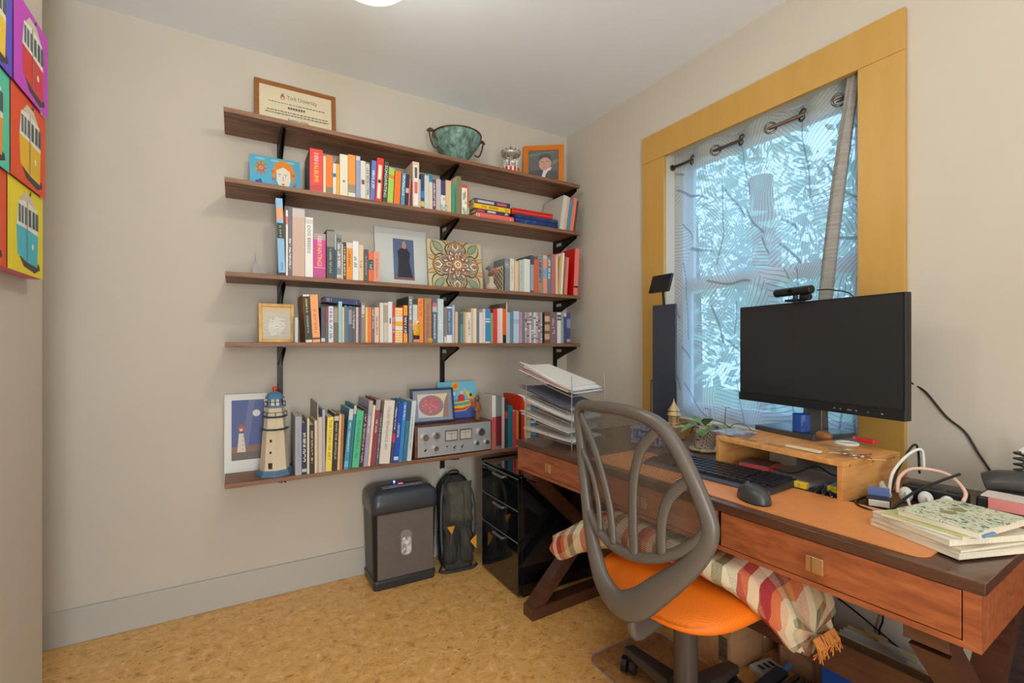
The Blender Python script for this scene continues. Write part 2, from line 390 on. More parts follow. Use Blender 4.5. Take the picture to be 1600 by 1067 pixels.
# ---- second shelf
row(1, [
 (484, 504.5, 233, (226, 58, 52), 'thick red lettered', dict(txt=[('1001', WH, (.66, .9)), ('ALBUMS', YE, (.22, .64))], tw=.34, left=(70, 62, 60), depth=.17, bands=[(.04, .16, (190, 60, 56))])),
 (505, 509, 244, (236, 214, 178), 'thin cream'),
 (509, 519.5, 243.5, (236, 116, 22), 'bright orange', dict(bands=[(.02, .17, (120, 120, 90))])),
 (520, 525.3, 255.5, (226, 216, 208), 'white and blue', dict(bands=[(.56, .68, (24, 112, 178))])),
 (525.4, 530.6, 256, (238, 164, 34), 'small amber'),
 (531, 543.6, 241.5, (226, 216, 196), 'thick ivory', dict(bands=[(.33, .38, (110, 130, 90), .3)])),
 (544, 555.4, 242, (244, 148, 52), 'orange grey-footed', dict(bands=[(.1, .3, (150, 140, 118)), (0, .1, (220, 214, 206))])),
 (556, 563, 244, (146, 156, 194), 'lavender blue', dict(bands=[(.9, 1, (196, 200, 212))])),
 (563.3, 571.3, 251.5, (216, 212, 206), 'white emblem', dict(bands=[(.38, .5, (110, 72, 66), .6)])),
 (571.6, 577.5, 256, (208, 203, 182), 'narrow sage', dict(txt='~', tc=BK)),
 (577.8, 585.3, 250.5, (104, 118, 188), 'leaning violet', dict(ang=3, txt='~', tv=(.3, .8))),
 (586, 596.5, 246.7, (222, 54, 48), 'leaning scarlet', dict(ang=3, bands=[(.06, .84, (238, 226, 206), .5), (.42, .5, (70, 60, 50), .45)])),
 (597.4, 604.4, 252, (58, 72, 58), 'dark green lettered', dict(ang=3, txt='SONGWRITING', tw=.6)),
 (605, 613.9, 262, (164, 204, 88), 'lime green', dict(ang=3, bands=[(.7, .8, (226, 120, 70))])),
 (615, 624.7, 267, (238, 118, 32), 'leaning tangerine', dict(ang=3)),
 (626, 632, 270, (88, 148, 194), 'sky blue', dict(ang=3, txt='~', tv=(.3, .95))),
 (632.6, 637.6, 272, (58, 44, 44), 'dark brown', dict(ang=3, bands=[(.4, .55, (220, 180, 160))])),
 (637.8, 640, 279, (204, 122, 132), 'thin pink', dict(ang=3)),
 (640.1, 642, 282, (120, 40, 50), 'thin maroon', dict(ang=3)),
 (644.8, 655, 253, (226, 196, 172), 'tall peach', dict(bands=[(.04, .93, (240, 232, 226), .62), (.3, .56, (226, 110, 110), .5), (.64, .88, (96, 92, 98), .4)], hard=True)),
 (655.2, 657.2, 280, (186, 196, 206), 'thin ice grey'),
 (657.4, 663, 272, (50, 70, 100), 'navy and yellow', dict(bands=[(.04, .2, (220, 190, 70)), (.3, .5, (60, 120, 190))])),
 (663.2, 670, 274, (206, 206, 200), 'off-white'),
 (670.2, 676, 272, (216, 206, 186), 'cream teal-topped', dict(bands=[(.77, 1, (40, 130, 160))])),
 (676.2, 681, 280.6, (110, 56, 100), 'narrow purple', dict(txt='~')),
 (681.3, 688.6, 279.7, (192, 182, 186), 'lilac grey'),
 (688.8, 696, 282, (226, 222, 226), 'white navy-topped', dict(bands=[(.52, 1, (60, 64, 110))])),
 (696.4, 705, 282, (226, 188, 138), 'sandy tan'),
 (705.6, 710.8, 287.6, (44, 156, 136), 'teal green'),
 (713.6, 720.6, 275.5, (120, 120, 82), 'olive', dict(bands=[(0, 1, (128, 122, 84))], left=(215, 205, 180))),
 (721.5, 730, 289, (240, 234, 216), 'white red-topped', dict(bands=[(.9, 1, (226, 60, 46))], txt='~', tc=BK, tv=(.5, .85))),
 (730.3, 733, 294, (192, 112, 62), 'thin rust'),
])
row(1, [
 (874, 881, 305, (206, 202, 194), 'leaning grey folder', dict(ang=9, depth=.2, left=(206, 200, 190))),
 (881.3, 884.2, 307, (226, 180, 140), 'leaning tan', dict(ang=9)),
 (884.5, 889.6, 311.5, (74, 146, 178), 'leaning steel blue', dict(ang=9)),
 (890, 895.4, 309, (236, 128, 104), 'leaning coral', dict(ang=9)),
 (895.7, 898.5, 313, (96, 66, 56), 'leaning thin brown', dict(ang=9)),
], first='beside the blue box')
# ---- third shelf
row(2, [
 (435.6, 446.4, 310, (138, 184, 224), 'tall light blue', dict(lean=-5, depth=.06, bands=[(0, .035, (24, 24, 28)), (.72, .88, (226, 160, 110)), (.48, .68, (40, 52, 50))], txt=[('~', (200, 190, 120), (.5, .66)), ('~', (40, 70, 130), (.07, .17))], tw=.3)),
 (446.6, 450, 328, (230, 224, 214), 'slim white', dict(depth=.1, bands=[(.78, .9, (226, 120, 90))])),
 (450.2, 456.2, 324, (114, 104, 114), 'purple grey', dict(txt='~', tv=(.1, .55))),
 (456.5, 476.2, 326, (204, 172, 156), 'wide dusty pink', dict(bands=[(.87, 1, (196, 190, 184))])),
 (476.6, 489.2, 339.5, (236, 231, 225), 'white dog', dict(txt='DOG BREEDS', tc=BK, tv=(.4, .86), tw=.4, bands=[(.89, .97, (214, 205, 196))])),
 (489.5, 509, 365, (208, 66, 142), 'magenta', dict(txt=[('1001', WH, (.76, .94)), ('PAINTINGS', YE, (.26, .74))], tw=.36, bands=[(.86, 1, (176, 150, 150)), (.04, .2, (190, 76, 140)), (.225, .235, (240, 210, 220))])),
 (510.3, 522.4, 359, (74, 73, 70), 'dark charcoal', dict(bands=[(.65, .97, (140, 136, 128))], txt='~', tc=(150, 190, 180), tv=(.1, .62), tw=.3)),
 (522.6, 525.6, 366.5, (52, 88, 122), 'thin petrol blue', dict(bands=[(.66, 1, (170, 190, 190))])),
 (526, 533.6, 366.5, (130, 134, 140), 'mid grey', dict(txt='~', tv=(.25, .82), bands=[(.03, .1, (210, 200, 170)), (.83, .92, (90, 90, 90))])),
 (533.8, 536, 381, (232, 204, 174), 'slim beige'),
 (536.2, 541, 378.6, (68, 66, 62), 'black white-lettered', dict(txt='~', tv=(.1, .9))),
 (541.2, 551, 379, (240, 148, 46), 'orange white-topped', dict(bands=[(.85, 1, (222, 208, 196))], txt='~', tc=(120, 70, 30), tv=(.36, .8), tw=.35)),
 (551.2, 560.4, 377, (230, 230, 232), 'clean white', dict(txt='~', tc=(90, 110, 120), tv=(.3, .65))),
 (560.6, 568, 382.8, (226, 196, 156), 'pale tan', dict(txt='~', tc=BK, tv=(.36, .58), tw=.4)),
 (568.2, 575.8, 389.8, (92, 86, 86), 'slate grey', dict(txt='~', tc=(190, 186, 186), tv=(.2, .8), tw=.3)),
 (576, 583.6, 394, (234, 108, 68), 'orange and teal', dict(bands=[(.4, .74, (60, 84, 92))], txt='~', tc=(180, 210, 180), tv=(.44, .7))),
 (583.8, 593, 393, (230, 150, 128), 'salmon pink', dict(txt='~', tc=(170, 110, 90), tv=(.15, .8), tw=.3)),
], first='by the silver tower')
row(2, [
 (786.6, 788.2, 415, (30, 28, 26), 'black lattice-covered', dict(left=(226, 214, 186), depth=.13)),
 (788.5, 796, 403.7, (124, 130, 140), 'bluish grey', dict(bands=[(.7, .88, (150, 154, 160))], txt='~', tv=(.76, .84), tw=.4)),
 (796.8, 803.4, 404, (226, 216, 202), 'pale cream', dict(txt='~', tc=(150, 130, 110), tv=(.3, .8), tw=.3)),
 (804, 810.4, 408, (230, 194, 156), 'warm sand'),
 (811.4, 818.3, 406.5, (190, 200, 190), 'pale sage', dict(txt='~', tc=(120, 150, 120), tv=(.3, .85), tw=.3)),
 (818.6, 828.2, 405, (226, 226, 216), 'wide white'),
 (828.6, 834.2, 399, (74, 80, 90), 'dark slate', dict(bands=[(.05, .75, (150, 165, 180))])),
 (834.6, 840.2, 405, (226, 94, 52), 'red orange'),
 (840.5, 848.2, 399.6, (140, 140, 140), 'grey print', dict(txt='~', tc=(60, 60, 80), tv=(.3, .92), bands=[(.05, .25, (170, 140, 110))])),
 (848.5, 855, 399, (236, 152, 122), 'coral and blue', dict(bands=[(.4, .66, (130, 170, 200)), (.9, 1, (190, 190, 186))])),
 (855.2, 861, 401, (108, 128, 148), 'steel grey', dict(txt='~', tv=(.4, .95))),
 (861.4, 868, 397, (190, 112, 102), 'brick pink'),
 (868.2, 871.6, 401, (216, 206, 192), 'slim bone'),
 (871.8, 875.4, 400.5, (226, 176, 102), 'honey', dict(ang=4)),
 (875.6, 878.6, 394.7, (240, 228, 214), 'tall slim white', dict(ang=4)),
 (878.8, 881.6, 401, (120, 112, 104), 'slim grey', dict(ang=4)),
 (881.8, 886, 402, (240, 122, 104), 'coral red', dict(ang=4)),
 (896, 902.5, 388, (236, 124, 114), 'big red-covered', dict(ang=3, left=(204, 18, 18), depth=.2, bands=[(.16, .2, (60, 40, 40))])),
], first='behind the flower vase')
# ---- fourth shelf
dv = [(176, 170, 172), (196, 140, 140), (206, 206, 210), (150, 156, 164), (214, 214, 220), (190, 180, 188), (186, 128, 130), (168, 166, 172)]
dn = ['silver case', 'rose case', 'white case', 'steel case', 'pearl case', 'lilac case', 'red case', 'ash case']
row(3, [
 (461, 465.6, 496, (200, 206, 200), 'short pale', dict(ang=0)),
 (477.8, 488, 460.5, (236, 226, 206), 'ivory black-panelled', dict(ang=-3.4, left=(172, 112, 42), depth=.2, bands=[(.05, .96, (52, 50, 44))], txt=[('~', (226, 206, 80), (.62, .93)), ('~', (170, 170, 160), (.2, .58))], tw=.3)),
 (488.8, 500.8, 461, (244, 166, 104), 'tall apricot', dict(ang=-3.4, txt='~', tc=(196, 110, 70), tv=(.2, .75), tw=.32, bands=[(.06, .1, (90, 70, 60))])),
 (501.8, 508, 479.5, (74, 84, 100), 'dark blue-grey', dict(bands=[(.02, .12, (200, 205, 210))])),
 (508.3, 513, 479.5, (146, 62, 62), 'brown red-topped', dict(bands=[(0, .55, (110, 90, 80))])),
 (513.3, 521, 478.6, (214, 224, 234), 'white blue-lettered', dict(txt='~', tc=(40, 90, 150), tv=(.1, .96), tw=.6)),
 (521.3, 528.4, 478.6, (122, 96, 80), 'mottled brown', dict(bands=[(.55, .95, (170, 140, 110))])),
 (528.8, 534.6, 471, (150, 200, 206), 'pale turquoise', dict(ang=0)),
 (534.9, 537.8, 479.5, (232, 202, 168), 'slim buff'),
 (538, 542, 477, (104, 118, 130), 'blue slate'),
 (542.2, 544.2, 479, (90, 130, 162), 'slim denim'),
 (544.4, 550, 478, (88, 98, 114), 'inky slate', dict(bands=[(.5, .9, (150, 155, 160))])),
 (550.2, 555.4, 479, (98, 94, 94), 'graphite', dict(txt='~', tv=(.4, .9))),
 (556, 560, 480, (206, 182, 176), 'rosy beige'),
 (560.2, 563.8, 480, (90, 80, 110), 'plum blue'),
 (564, 571, 472.7, (150, 132, 122), 'taupe', dict(txt='~', tv=(.62, .96), tw=.6)),
 (571.2, 574.5, 480, (240, 206, 122), 'pale yellow'),
 (574.7, 580.5, 480, (244, 124, 44), 'vivid orange'),
 (580.9, 585, 479.5, (110, 116, 130), 'cool grey', dict(txt='~', tv=(.4, .95))),
 (585.3, 592.4, 480.3, (240, 192, 168), 'light peach', dict(txt='~', tc=(90, 110, 70), tv=(.2, .8), tw=.45)),
 (593.4, 599.2, 473, (226, 212, 202), 'cream rose'),
 (599.5, 606, 473, (206, 196, 176), 'khaki cream', dict(bands=[(.5, .94, (170, 160, 140))])),
 (606.3, 613, 471.5, (228, 226, 228), 'white pen-marked', dict(bands=[(.46, .6, (60, 90, 80), .3)])),
 (613.3, 617, 474, (202, 70, 66), 'slim red', dict(txt='~', tv=(.25, .65))),
 (617.3, 629, 481, (244, 214, 160), 'striped straw', dict(bands=[(.06 + .07 * k, .08 + .07 * k, (236, 160, 60)) for k in range(13)] + [(.48, .6, (240, 176, 50)), (.36, .46, (226, 222, 220)), (.62, .74, (222, 222, 222))])),
 (629.2, 630.6, 478, (214, 60, 30), 'thin vermilion'),
 (630.8, 636.8, 477, (244, 160, 42), 'orange dark-labelled', dict(bands=[(.25, .72, (60, 60, 62))], txt='~', tv=(.27, .7))),
 (638.4, 644.6, 463, (130, 136, 156), 'tall grey', dict(left=(74, 56, 50), depth=.19, bands=[(.36, .42, (226, 120, 90))], txt='~', tv=(.5, .95))),
 (644.9, 652.5, 468, (64, 72, 68), 'dark pine', dict(bands=[(.3, .88, (206, 210, 200))])),
 (653, 661.6, 466, (244, 146, 62), 'tall orange', dict(txt='~', tc=(210, 90, 50), tv=(.6, .98))),
 (662.7, 674.4, 466.4, (170, 120, 86), 'brown leather', dict(bands=[(0, 1, (176, 128, 92))], txt='~', tc=(130, 80, 60), tv=(.1, .9), tw=.3)),
 (675.6, 683, 470.6, (94, 104, 130), 'slate pink-topped', dict(bands=[(.88, .96, (226, 100, 130)), (.74, .87, (190, 192, 196))], txt='~', tv=(.1, .7), tw=.35)),
 (683.8, 693, 467, (194, 212, 216), 'ice blue', dict(txt='~', tc=(235, 240, 240), tv=(.3, .6), tw=.35)),
 (693.8, 697.6, 480, (140, 126, 114), 'brown white-edged', dict(bands=[(0, .18, (216, 206, 196))])),
 (697.9, 706.3, 479.4, (230, 230, 232), 'white slate-labelled', dict(bands=[(.22, .96, (94, 116, 142))], txt='~', tc=(200, 215, 225), tv=(.26, .9), tw=.3)),
 (706.5, 710.4, 477, (168, 186, 218), 'periwinkle'),
 (711, 715.6, 487, (222, 182, 142), 'short tan'),
 (715.8, 719, 487, (92, 86, 86), 'narrow dark'),
 (719.2, 723.6, 487, (82, 150, 166), 'sea blue', dict(bands=[(.6, .95, (60, 110, 120))])),
 (723.8, 727, 487, (192, 156, 112), 'camel'),
 (727.2, 730, 488, (236, 206, 172), 'slim peach'),
 (730.2, 736, 488, (230, 226, 228), 'short white', dict(txt='~', tc=BK, tv=(.2, .85), tw=.4)),
 (736.3, 739.2, 481.6, (220, 190, 142), 'straw'),
 (739.4, 744.6, 482, (236, 216, 192), 'eggshell'),
 (744.8, 748.6, 487.6, (104, 120, 136), 'gunmetal'),
 (748.8, 754.2, 488, (226, 211, 206), 'blush white'),
 (754.4, 758.4, 482.6, (220, 216, 206), 'greyish cream'),
 (758.6, 766, 482.3, (62, 136, 190), 'cobalt white-edged', dict(bands=[(0, .04, (230, 236, 240)), (.6, .64, (220, 230, 240)), (.68, .71, (220, 230, 240))])),
 (766.3, 770.6, 489, (130, 160, 110), 'moss green'),
 (770.9, 777, 482.3, (216, 52, 60), 'crimson'),
 (777.2, 780.2, 482, (236, 204, 194), 'slim blush'),
 (780.4, 785.4, 481.8, (230, 216, 206), 'chalky cream'),
 (785.7, 790.8, 482.6, (236, 92, 12), 'orange black-footed', dict(bands=[(0, .24, (36, 34, 36))])),
 (791, 792.4, 473, (232, 216, 196), 'tall thin cream', dict(left=(128, 106, 92), depth=.19)),
 (792.6, 796.8, 487.6, (176, 196, 216), 'powder blue'),
 (797, 802, 486, (110, 136, 150), 'smoky teal'),
 (802.2, 811, 486, (182, 206, 230), 'baby blue', dict(bands=[(.6, .75, (160, 185, 220))])),
 (811.4, 816, 488, (196, 150, 166), 'mauve pink', dict(txt='~', tc=(226, 80, 90), tv=(.4, .95))),
 (816.2, 820, 488, (110, 130, 130), 'greenish grey'),
] + [(820.2 + 3.42 * k, 823.4 + 3.42 * k, 488, dv[k], dn[k], dict(bands=[(v, v + e, [(90, 90, 96), (226, 226, 226), (170, 90, 96)][q % 3]) for q, (v, e) in enumerate(blur(5, k))])) for k in range(8)] + [
 (847.7, 850.8, 488, (26, 26, 26), 'black case'),
 (851, 859, 488, (118, 84, 60), 'brown portrait', dict(bands=[(.12, .3, (206, 170, 140)), (.4, .6, (196, 160, 130)), (.7, .88, (210, 180, 150))])),
 (859.6, 870, 487.5, (130, 102, 112), 'thick mauve', dict(txt='~', tc=(206, 190, 190), tv=(.3, .85), tw=.4)),
 (870.6, 876.6, 488, (226, 222, 216), 'white case', dict(bands=[(.84, .92, (90, 90, 90)), (.74, .8, (90, 90, 90))])),
 (877, 880.5, 489, (152, 162, 172), 'silver blue case'),
 (880.7, 885, 489, (70, 80, 116), 'slate navy case', dict(bands=[(.88, 1, (214, 212, 206))])),
 (885.3, 891.4, 489, (70, 76, 132), 'dark blue', dict(bands=[(.5, .8, (130, 140, 180)), (.04, .14, (200, 150, 130))])),
], first='beside the gold frame')
# ---- lowest shelf
row(4, [
 (461.3, 471.4, 651, (166, 166, 176), 'plain grey', dict(txt='~', tc=(146, 140, 150), tv=(.2, .8), tw=.25)),
 (471.7, 479.6, 661, (28, 32, 76), 'navy', dict(txt='~', tv=(.25, .82), bands=[(.05, .11, (190, 195, 205))])),
 (479.8, 483.4, 654, (226, 206, 166), 'slim cream'),
 (483.6, 491.4, 664, (46, 40, 46), 'black', dict(txt='~', tc=(220, 200, 160), tv=(.2, .92), tw=.4)),
 (491.6, 495.6, 657, (230, 206, 166), 'narrow buff'),
 (495.8, 497.4, 630, (190, 184, 176), 'tall thin grey', dict(left=(168, 160, 150), depth=.22)),
 (497.6, 503.6, 652, (216, 192, 168), 'beige'),
 (503.8, 508, 640, (176, 176, 196), 'pale lavender', dict(ang=0)),
 (508.3, 518.2, 652, (240, 214, 88), 'bright yellow', dict(ang=2.2, txt='THE STORY OF ART', tc=(150, 110, 30), tv=(.2, .95), tw=.42)),
 (519, 526.4, 647, (46, 46, 36), 'black olive', dict(ang=2.2, txt='AND THE ANTIQUE', tc=(222, 216, 196), tv=(.2, .84), tw=.42, bands=[(.88, .96, (200, 196, 180))])),
 (526.8, 530.6, 648, (236, 192, 144), 'light tan', dict(ang=2.2)),
 (530.9, 535, 648, (182, 112, 62), 'chestnut', dict(ang=2.2)),
 (537, 543.8, 640, (74, 150, 176), 'tall aqua', dict(ang=5.2, set_=-.012, bands=[(.82, 1, (206, 212, 208)), (.04, .14, (120, 190, 210))], txt='~', tv=(.3, .78), tw=.3)),
 (544.2, 548.6, 634, (40, 126, 142), 'deep teal', dict(ang=5.2, bands=[(.86, 1, (196, 196, 190))])),
 (549.4, 560.6, 643, (82, 190, 142), 'mint green', dict(ang=5.2, txt='~', tc=(50, 140, 100), tv=(.15, .9), tw=.35)),
 (561, 567, 640, (56, 46, 46), 'black red-lettered', dict(ang=5.2, txt='~', tc=(232, 190, 180), tv=(.08, .92), tw=.5)),
 (567.4, 573.8, 627, (166, 156, 182), 'tall lilac', dict(ang=5.2, txt='~', tv=(.5, .78), tw=.4, bands=[(.82, 1, (176, 170, 164))])),
 (574.2, 578.3, 634, (240, 216, 184), 'slim almond', dict(ang=5.2)),
 (578.6, 586, 625, (150, 60, 76), 'tall burgundy', dict(ang=5.2, bands=[(.84, 1, (166, 156, 150))], txt='~', tc=(226, 200, 200), tv=(.48, .72), tw=.4)),
 (586.3, 591.4, 645, (90, 90, 92), 'charcoal', dict(ang=5.2, txt='~', tc=(190, 190, 186), tv=(.1, .9), tw=.45)),
 (592, 608.6, 627, (226, 216, 206), 'thick ivory', dict(ang=5.2, txt='ITALIAN RENAISSANCE ART', tc=(130, 122, 112), tv=(.22, .9), tw=.3)),
 (609.6, 614, 628.6, (60, 76, 96), 'dark slate', dict(ang=5.2, bands=[(.34, .48, (216, 60, 66))], txt='~', tv=(.55, .92))),
 (614.5, 621.8, 630, (30, 76, 186), 'royal blue', dict(ang=5.2, txt='~', tv=(.42, .66), tw=.4, bands=[(.04, .1, (210, 216, 226))])),
 (622.2, 628.2, 629, (50, 136, 206), 'bright azure', dict(ang=5.2, txt='~', tv=(.7, .95), tw=.4)),
 (628.8, 635, 628.6, (60, 120, 150), 'dusky teal', dict(ang=5.2, bands=[(.68, 1, (60, 80, 110))])),
 (635.5, 642.6, 627, (206, 216, 220), 'pale silver', dict(ang=5.2, txt='~', tc=(70, 80, 90), tv=(.2, .75), tw=.22)),
], first='beside the model lighthouse', set_=-.002)
row(4, [
 (769, 774.8, 618, (232, 226, 226), 'white red-footed', dict(left=(204, 198, 184), depth=.16, bands=[(0, .32, (196, 106, 86)), (.32, .6, (206, 84, 88))])),
 (775, 783.8, 619, (130, 136, 136), 'grey maroon-footed', dict(bands=[(.06, .62, (120, 30, 50))])),
 (784, 788.2, 621, (206, 196, 186), 'stone'),
 (788.4, 793.4, 623, (62, 52, 72), 'blackish plum', dict(bands=[(.6, .75, (190, 70, 80))])),
 (793.7, 801, 634, (36, 130, 150), 'ocean teal'),
 (801.2, 806.2, 642, (226, 72, 84), 'raspberry'),
 (806.4, 810.4, 642, (250, 142, 32), 'neon orange'),
 (810.6, 813.8, 644, (52, 42, 36), 'espresso'),
 (814.4, 819.2, 618, (236, 56, 20), 'tall flame red', dict(left=(236, 56, 20), depth=.2)),
 (819.6, 829, 622, (230, 206, 168), 'parchment'),
 (829.3, 837.4, 627, (62, 142, 206), 'blue and white', dict(bands=[(.3, .34, (230, 236, 240)), (.5, .56, (230, 236, 240))])),
 (837.7, 843, 633, (80, 96, 90), 'bottle green'),
 (843.3, 852.6, 637, (220, 46, 50), 'cherry red', dict(bands=[(.3, .4, (240, 220, 216))])),
 (853, 861, 640, (226, 220, 210), 'chalk white'),
], first='right of the silver amplifier', set_=.01)
# ================================================================== things on the shelves
def leaner(name, label, cat, px0, px1, pytop, shelf, Y=2.36, tilt=8, thick=.012, rz=0, z=None, base=None):
    """a flat panel standing on a shelf and leaning back; returns root, w, h; local x from 0 to w, front at y=0"""
    zs = SZ[shelf] if z is None else z
    a = aty(px0, 540, Y); b = aty(px1, 540, Y); w = (b.x - a.x) / math.cos(R(rz)); h = (aty(px0, pytop, Y).z - zs) / math.cos(R(tilt))
    t = thing(name, label, cat, (a.x, Y - math.sin(R(tilt)) * h * .5, zs + .0003), R(rz), rx=-R(tilt)); return t, w, h
def frame(t, w, h, fw, d, mat, depth_in=.004, backing=C(120, 96, 70, .8)):
    for nm, x0, x1, z0, z1 in (('frame_side', 0, fw, 0, h), ('frame_side', w - fw, w, 0, h), ('frame_rail', fw, w - fw, 0, fw), ('frame_rail', fw, w - fw, h - fw, h)):
        B(nm, x0, x1, 0, d, z0, z1, mat, t, bevel=.0015)
    B('backing', fw * .5, w - fw * .5, d * .55, d * .95, fw * .5, h - fw * .5, backing, t)
    return fw, w - fw, fw, h - fw
frame_wood = noise_mat('brown_frame_wood', [(.3, (126, 74, 30)), (.7, (170, 108, 50))], scale=(3, 3, 20), ns=5, rough=.4)
# diploma
t, w, h = leaner('diploma', 'framed cream diploma with blackletter heading on the top shelf', 'diploma', 397, 525, 117, 0, 2.385, 6)
x0, x1, z0, z1 = frame(t, w, h, .02, .016, frame_wood)
B('parchment', x0, x1, .005, .007, z0, z1, C(226, 208, 170, .6), t)
a = Art(.0049); pw, ph = x1 - x0, z1 - z0
a.c(x0 + pw * .31, z0 + ph * .80, .010, (196, 70, 60), 10, .013).c(x0 + pw * .31, z0 + ph * .86, .005, (60, 90, 70), 8).r(x0 + pw * .295, x0 + pw * .325, z0 + ph * .76, z0 + ph * .80, (230, 200, 180))
a.t('York University', x0 + pw * .37, z0 + ph * .745, pw * .42, ph * .125, (60, 55, 50))
rn = random.Random(3)
for v, l, r_, hh_ in ((.66, .12, .90, .016), (.47, .10, .94, .016), (.41, .08, .95, .016), (.20, .12, .92, .016), (.10, .7, .84, .014)):
    u = l
    while u < r_:
        e = rn.uniform(.015, .05); a.r(x0 + pw * u, x0 + pw * min(u + e, r_), z0 + ph * v, z0 + ph * (v + hh_), (92, 84, 72)); u += e + .012
for u in range(7): a.r(x0 + pw * (.38 + u * .035), x0 + pw * (.405 + u * .035), z0 + ph * .55, z0 + ph * .585, (70, 64, 56))
a.t('Bachelor of Arts', x0 + pw * .38, z0 + ph * .285, pw * .28, ph * .05, (60, 55, 50))
a.build(t, 'lettering'); B('glass', x0, x1, .0036, .0042, z0, z1, C(255, 255, 255, .03, alpha=.06), t)
# verdigris bowl
verd = noise_mat('verdigris_bronze', [(.3, (74, 62, 46)), (.45, (96, 130, 118)), (.62, (138, 176, 164)), (.8, (86, 84, 64))], scale=(1, 1, .6), ns=38, detail=5, rough=.6, bmp=.2)
bronze = noise_mat('aged_bronze', [(.3, (66, 44, 30)), (.7, (120, 86, 58))], ns=30, rough=.45, metal=.4)
c = aty(714.5, 540, 2.295); rim = aty(714.5, 213, 2.295).z - SZ[0]; rr = (aty(753, 540, 2.295).x - aty(678, 540, 2.295).x) / 2 * .93
t = thing('bronze_bowl', 'green patinated bronze bowl with two scrolled handles on the top shelf', 'bowl', (c.x, 2.30, SZ[0] + .0003))
prof = [(.036, 0), (.042, .004), (.03, .012), (.034, .018), (.06, rim * .28), (rr * .82, rim * .62), (rr * .96, rim * .86), (rr, rim)]
inner = [(rr * .97, rim), (rr * .92, rim * .86), (rr * .78, rim * .64), (.05, rim * .3), (.005, rim * .26)]
MB().lathe(prof + inner, 72, fr=lambda a, j: 1 + (.02 * math.cos(24 * a) if 2 < j < 6 else 0)).build('bowl_body', verd, t, smooth=True)
MB().tube([(rr * math.cos(i * math.pi / 24), rr * math.sin(i * math.pi / 24), rim) for i in range(48)], .004, 8, True).build('rim', bronze, t, smooth=True)
for s in (-1, 1):
    pts = spline([(s * rr * .93, 0, rim * .8), (s * rr * 1.12, 0, rim * 1.02), (s * rr * 1.2, 0, rim * .98), (s * rr * 1.14, 0, rim * .72), (s * rr * 1.0, 0, rim * .5), (s * rr * .8, 0, rim * .52)], 6)
    hd = MB().tube(pts, .0045, 8).build('handle', bronze, t, smooth=True)
    MB().ball((s * rr * 1.13, 0, rim * 1.02), .012, 10, 6, (1.4, .9, .8)).ball((s * rr * 1.26, 0, rim * .98), .007, 8, 6).build('handle_leaf', bronze, hd, smooth=True)
# carousel ornament
c = aty(798, 540, 2.24); t = thing('carousel_ornament', 'small silver carousel ornament with red striped base on the top shelf', 'ornament', (c.x, 2.24, SZ[0] + .0003))
silver = C(196, 190, 182, .35, .5)
mb = MB().lathe([(.046, 0), (.046, .03)], 24); o = mb.build('base_drum', white_m, t)
s = MB()
for i in range(12):
    a0 = 2 * math.pi * i / 12; s.prism([(-.007, .003), (.007, .003), (.007, .027), (-.007, .027)], .0452, .0475, 'x', Matrix.Rotation(a0, 4, 'Z'))
s.build('red_stripes', C(206, 62, 48, .5), o)
MB().cyl((0, 0, .03), (0, 0, .105), .012, 12).build('column', silver, t, smooth=True)
for i in range(6):
    M_ = Matrix.Rotation(i * math.pi / 3 + .3, 4, 'Z') @ Matrix.Translation((.034, 0, .055 + .008 * (i % 2)))
    hb = MB().ball((0, 0, 0), .009, 8, 6, (.7, 1.5, .8), M_).ball((0, .013, .011), .005, 6, 5, (.8, 1.3, 1), M_)
    for ly in (-.008, .008): hb.add([(p[0], p[1] + ly, p[2]) for p in [(-.003, 0, -.02), (.003, 0, -.02), (.003, .004, -.004), (-.003, .004, -.004)]], [(0, 1, 2, 3)], M_)
    ho = hb.build('horse', white_m, t, smooth=True)
    MB().cyl(M_ @ Vector((0, 0, -.024)), M_ @ Vector((0, 0, .05)), .0016, 6).build('horse_pole', silver, ho)
MB().lathe([(.05, .10), (.053, .112), (.05, .118), (.03, .13), (.012, .138), (.004, .15), (.003, .158)], 24, fr=lambda a, j: 1 + (.05 * abs(math.cos(6 * a)) if j < 3 else 0)).build('canopy', silver, t, smooth=True)
s = MB()
for i in range(12): s.ball((.052 * math.cos(i * math.pi / 6), .052 * math.sin(i * math.pi / 6), .121), .004, 6, 5)
s.build('canopy_beads', bronze, t, smooth=True, kind='stuff')
# portrait photograph
pl_ = aty(817, 226, 2.375); rz_ = -R(37); dr_ = pd(881, 540); w = (pl_.x * dr_[1] - pl_.y * dr_[0]) / (math.sin(rz_) * dr_[0] - math.cos(rz_) * dr_[1]); h = (pl_.z - SZ[0]) / math.cos(R(6))
t = thing('photo_frame', 'orange wooden photo frame with a man in a dark suit on the top shelf', 'photo frame', (pl_.x, pl_.y, SZ[0] + .0025), rz_, rx=-R(6))
x0, x1, z0, z1 = frame(t, w, h, w * .13, .018, C(216, 120, 26, .35))
B('photo', x0, x1, .006, .008, z0, z1, C(74, 72, 76, .35), t)
a = Art(.0059); pw, ph = x1 - x0, z1 - z0
def q(u, v): return (x0 + u * pw, z0 + v * ph)
a.p([q(0, .88), q(.85, .97), q(.85, .92), q(0, .80)], (96, 112, 104)).p([q(.8, .62), q(1, .7), q(1, .62), q(.8, .52)], (110, 120, 110))
a.p([q(.0, .0), q(.02, .3), q(.3, .36), q(.62, .36), q(.95, .3), q(1, 0)], (24, 24, 28)).p([q(.42, .03), q(.5, .33), q(.78, .45), q(.62, .12)], (226, 220, 220))
a.p([q(.54, .03), q(.58, .2), q(.68, .34), q(.72, .3), q(.62, .05)], (40, 36, 44))
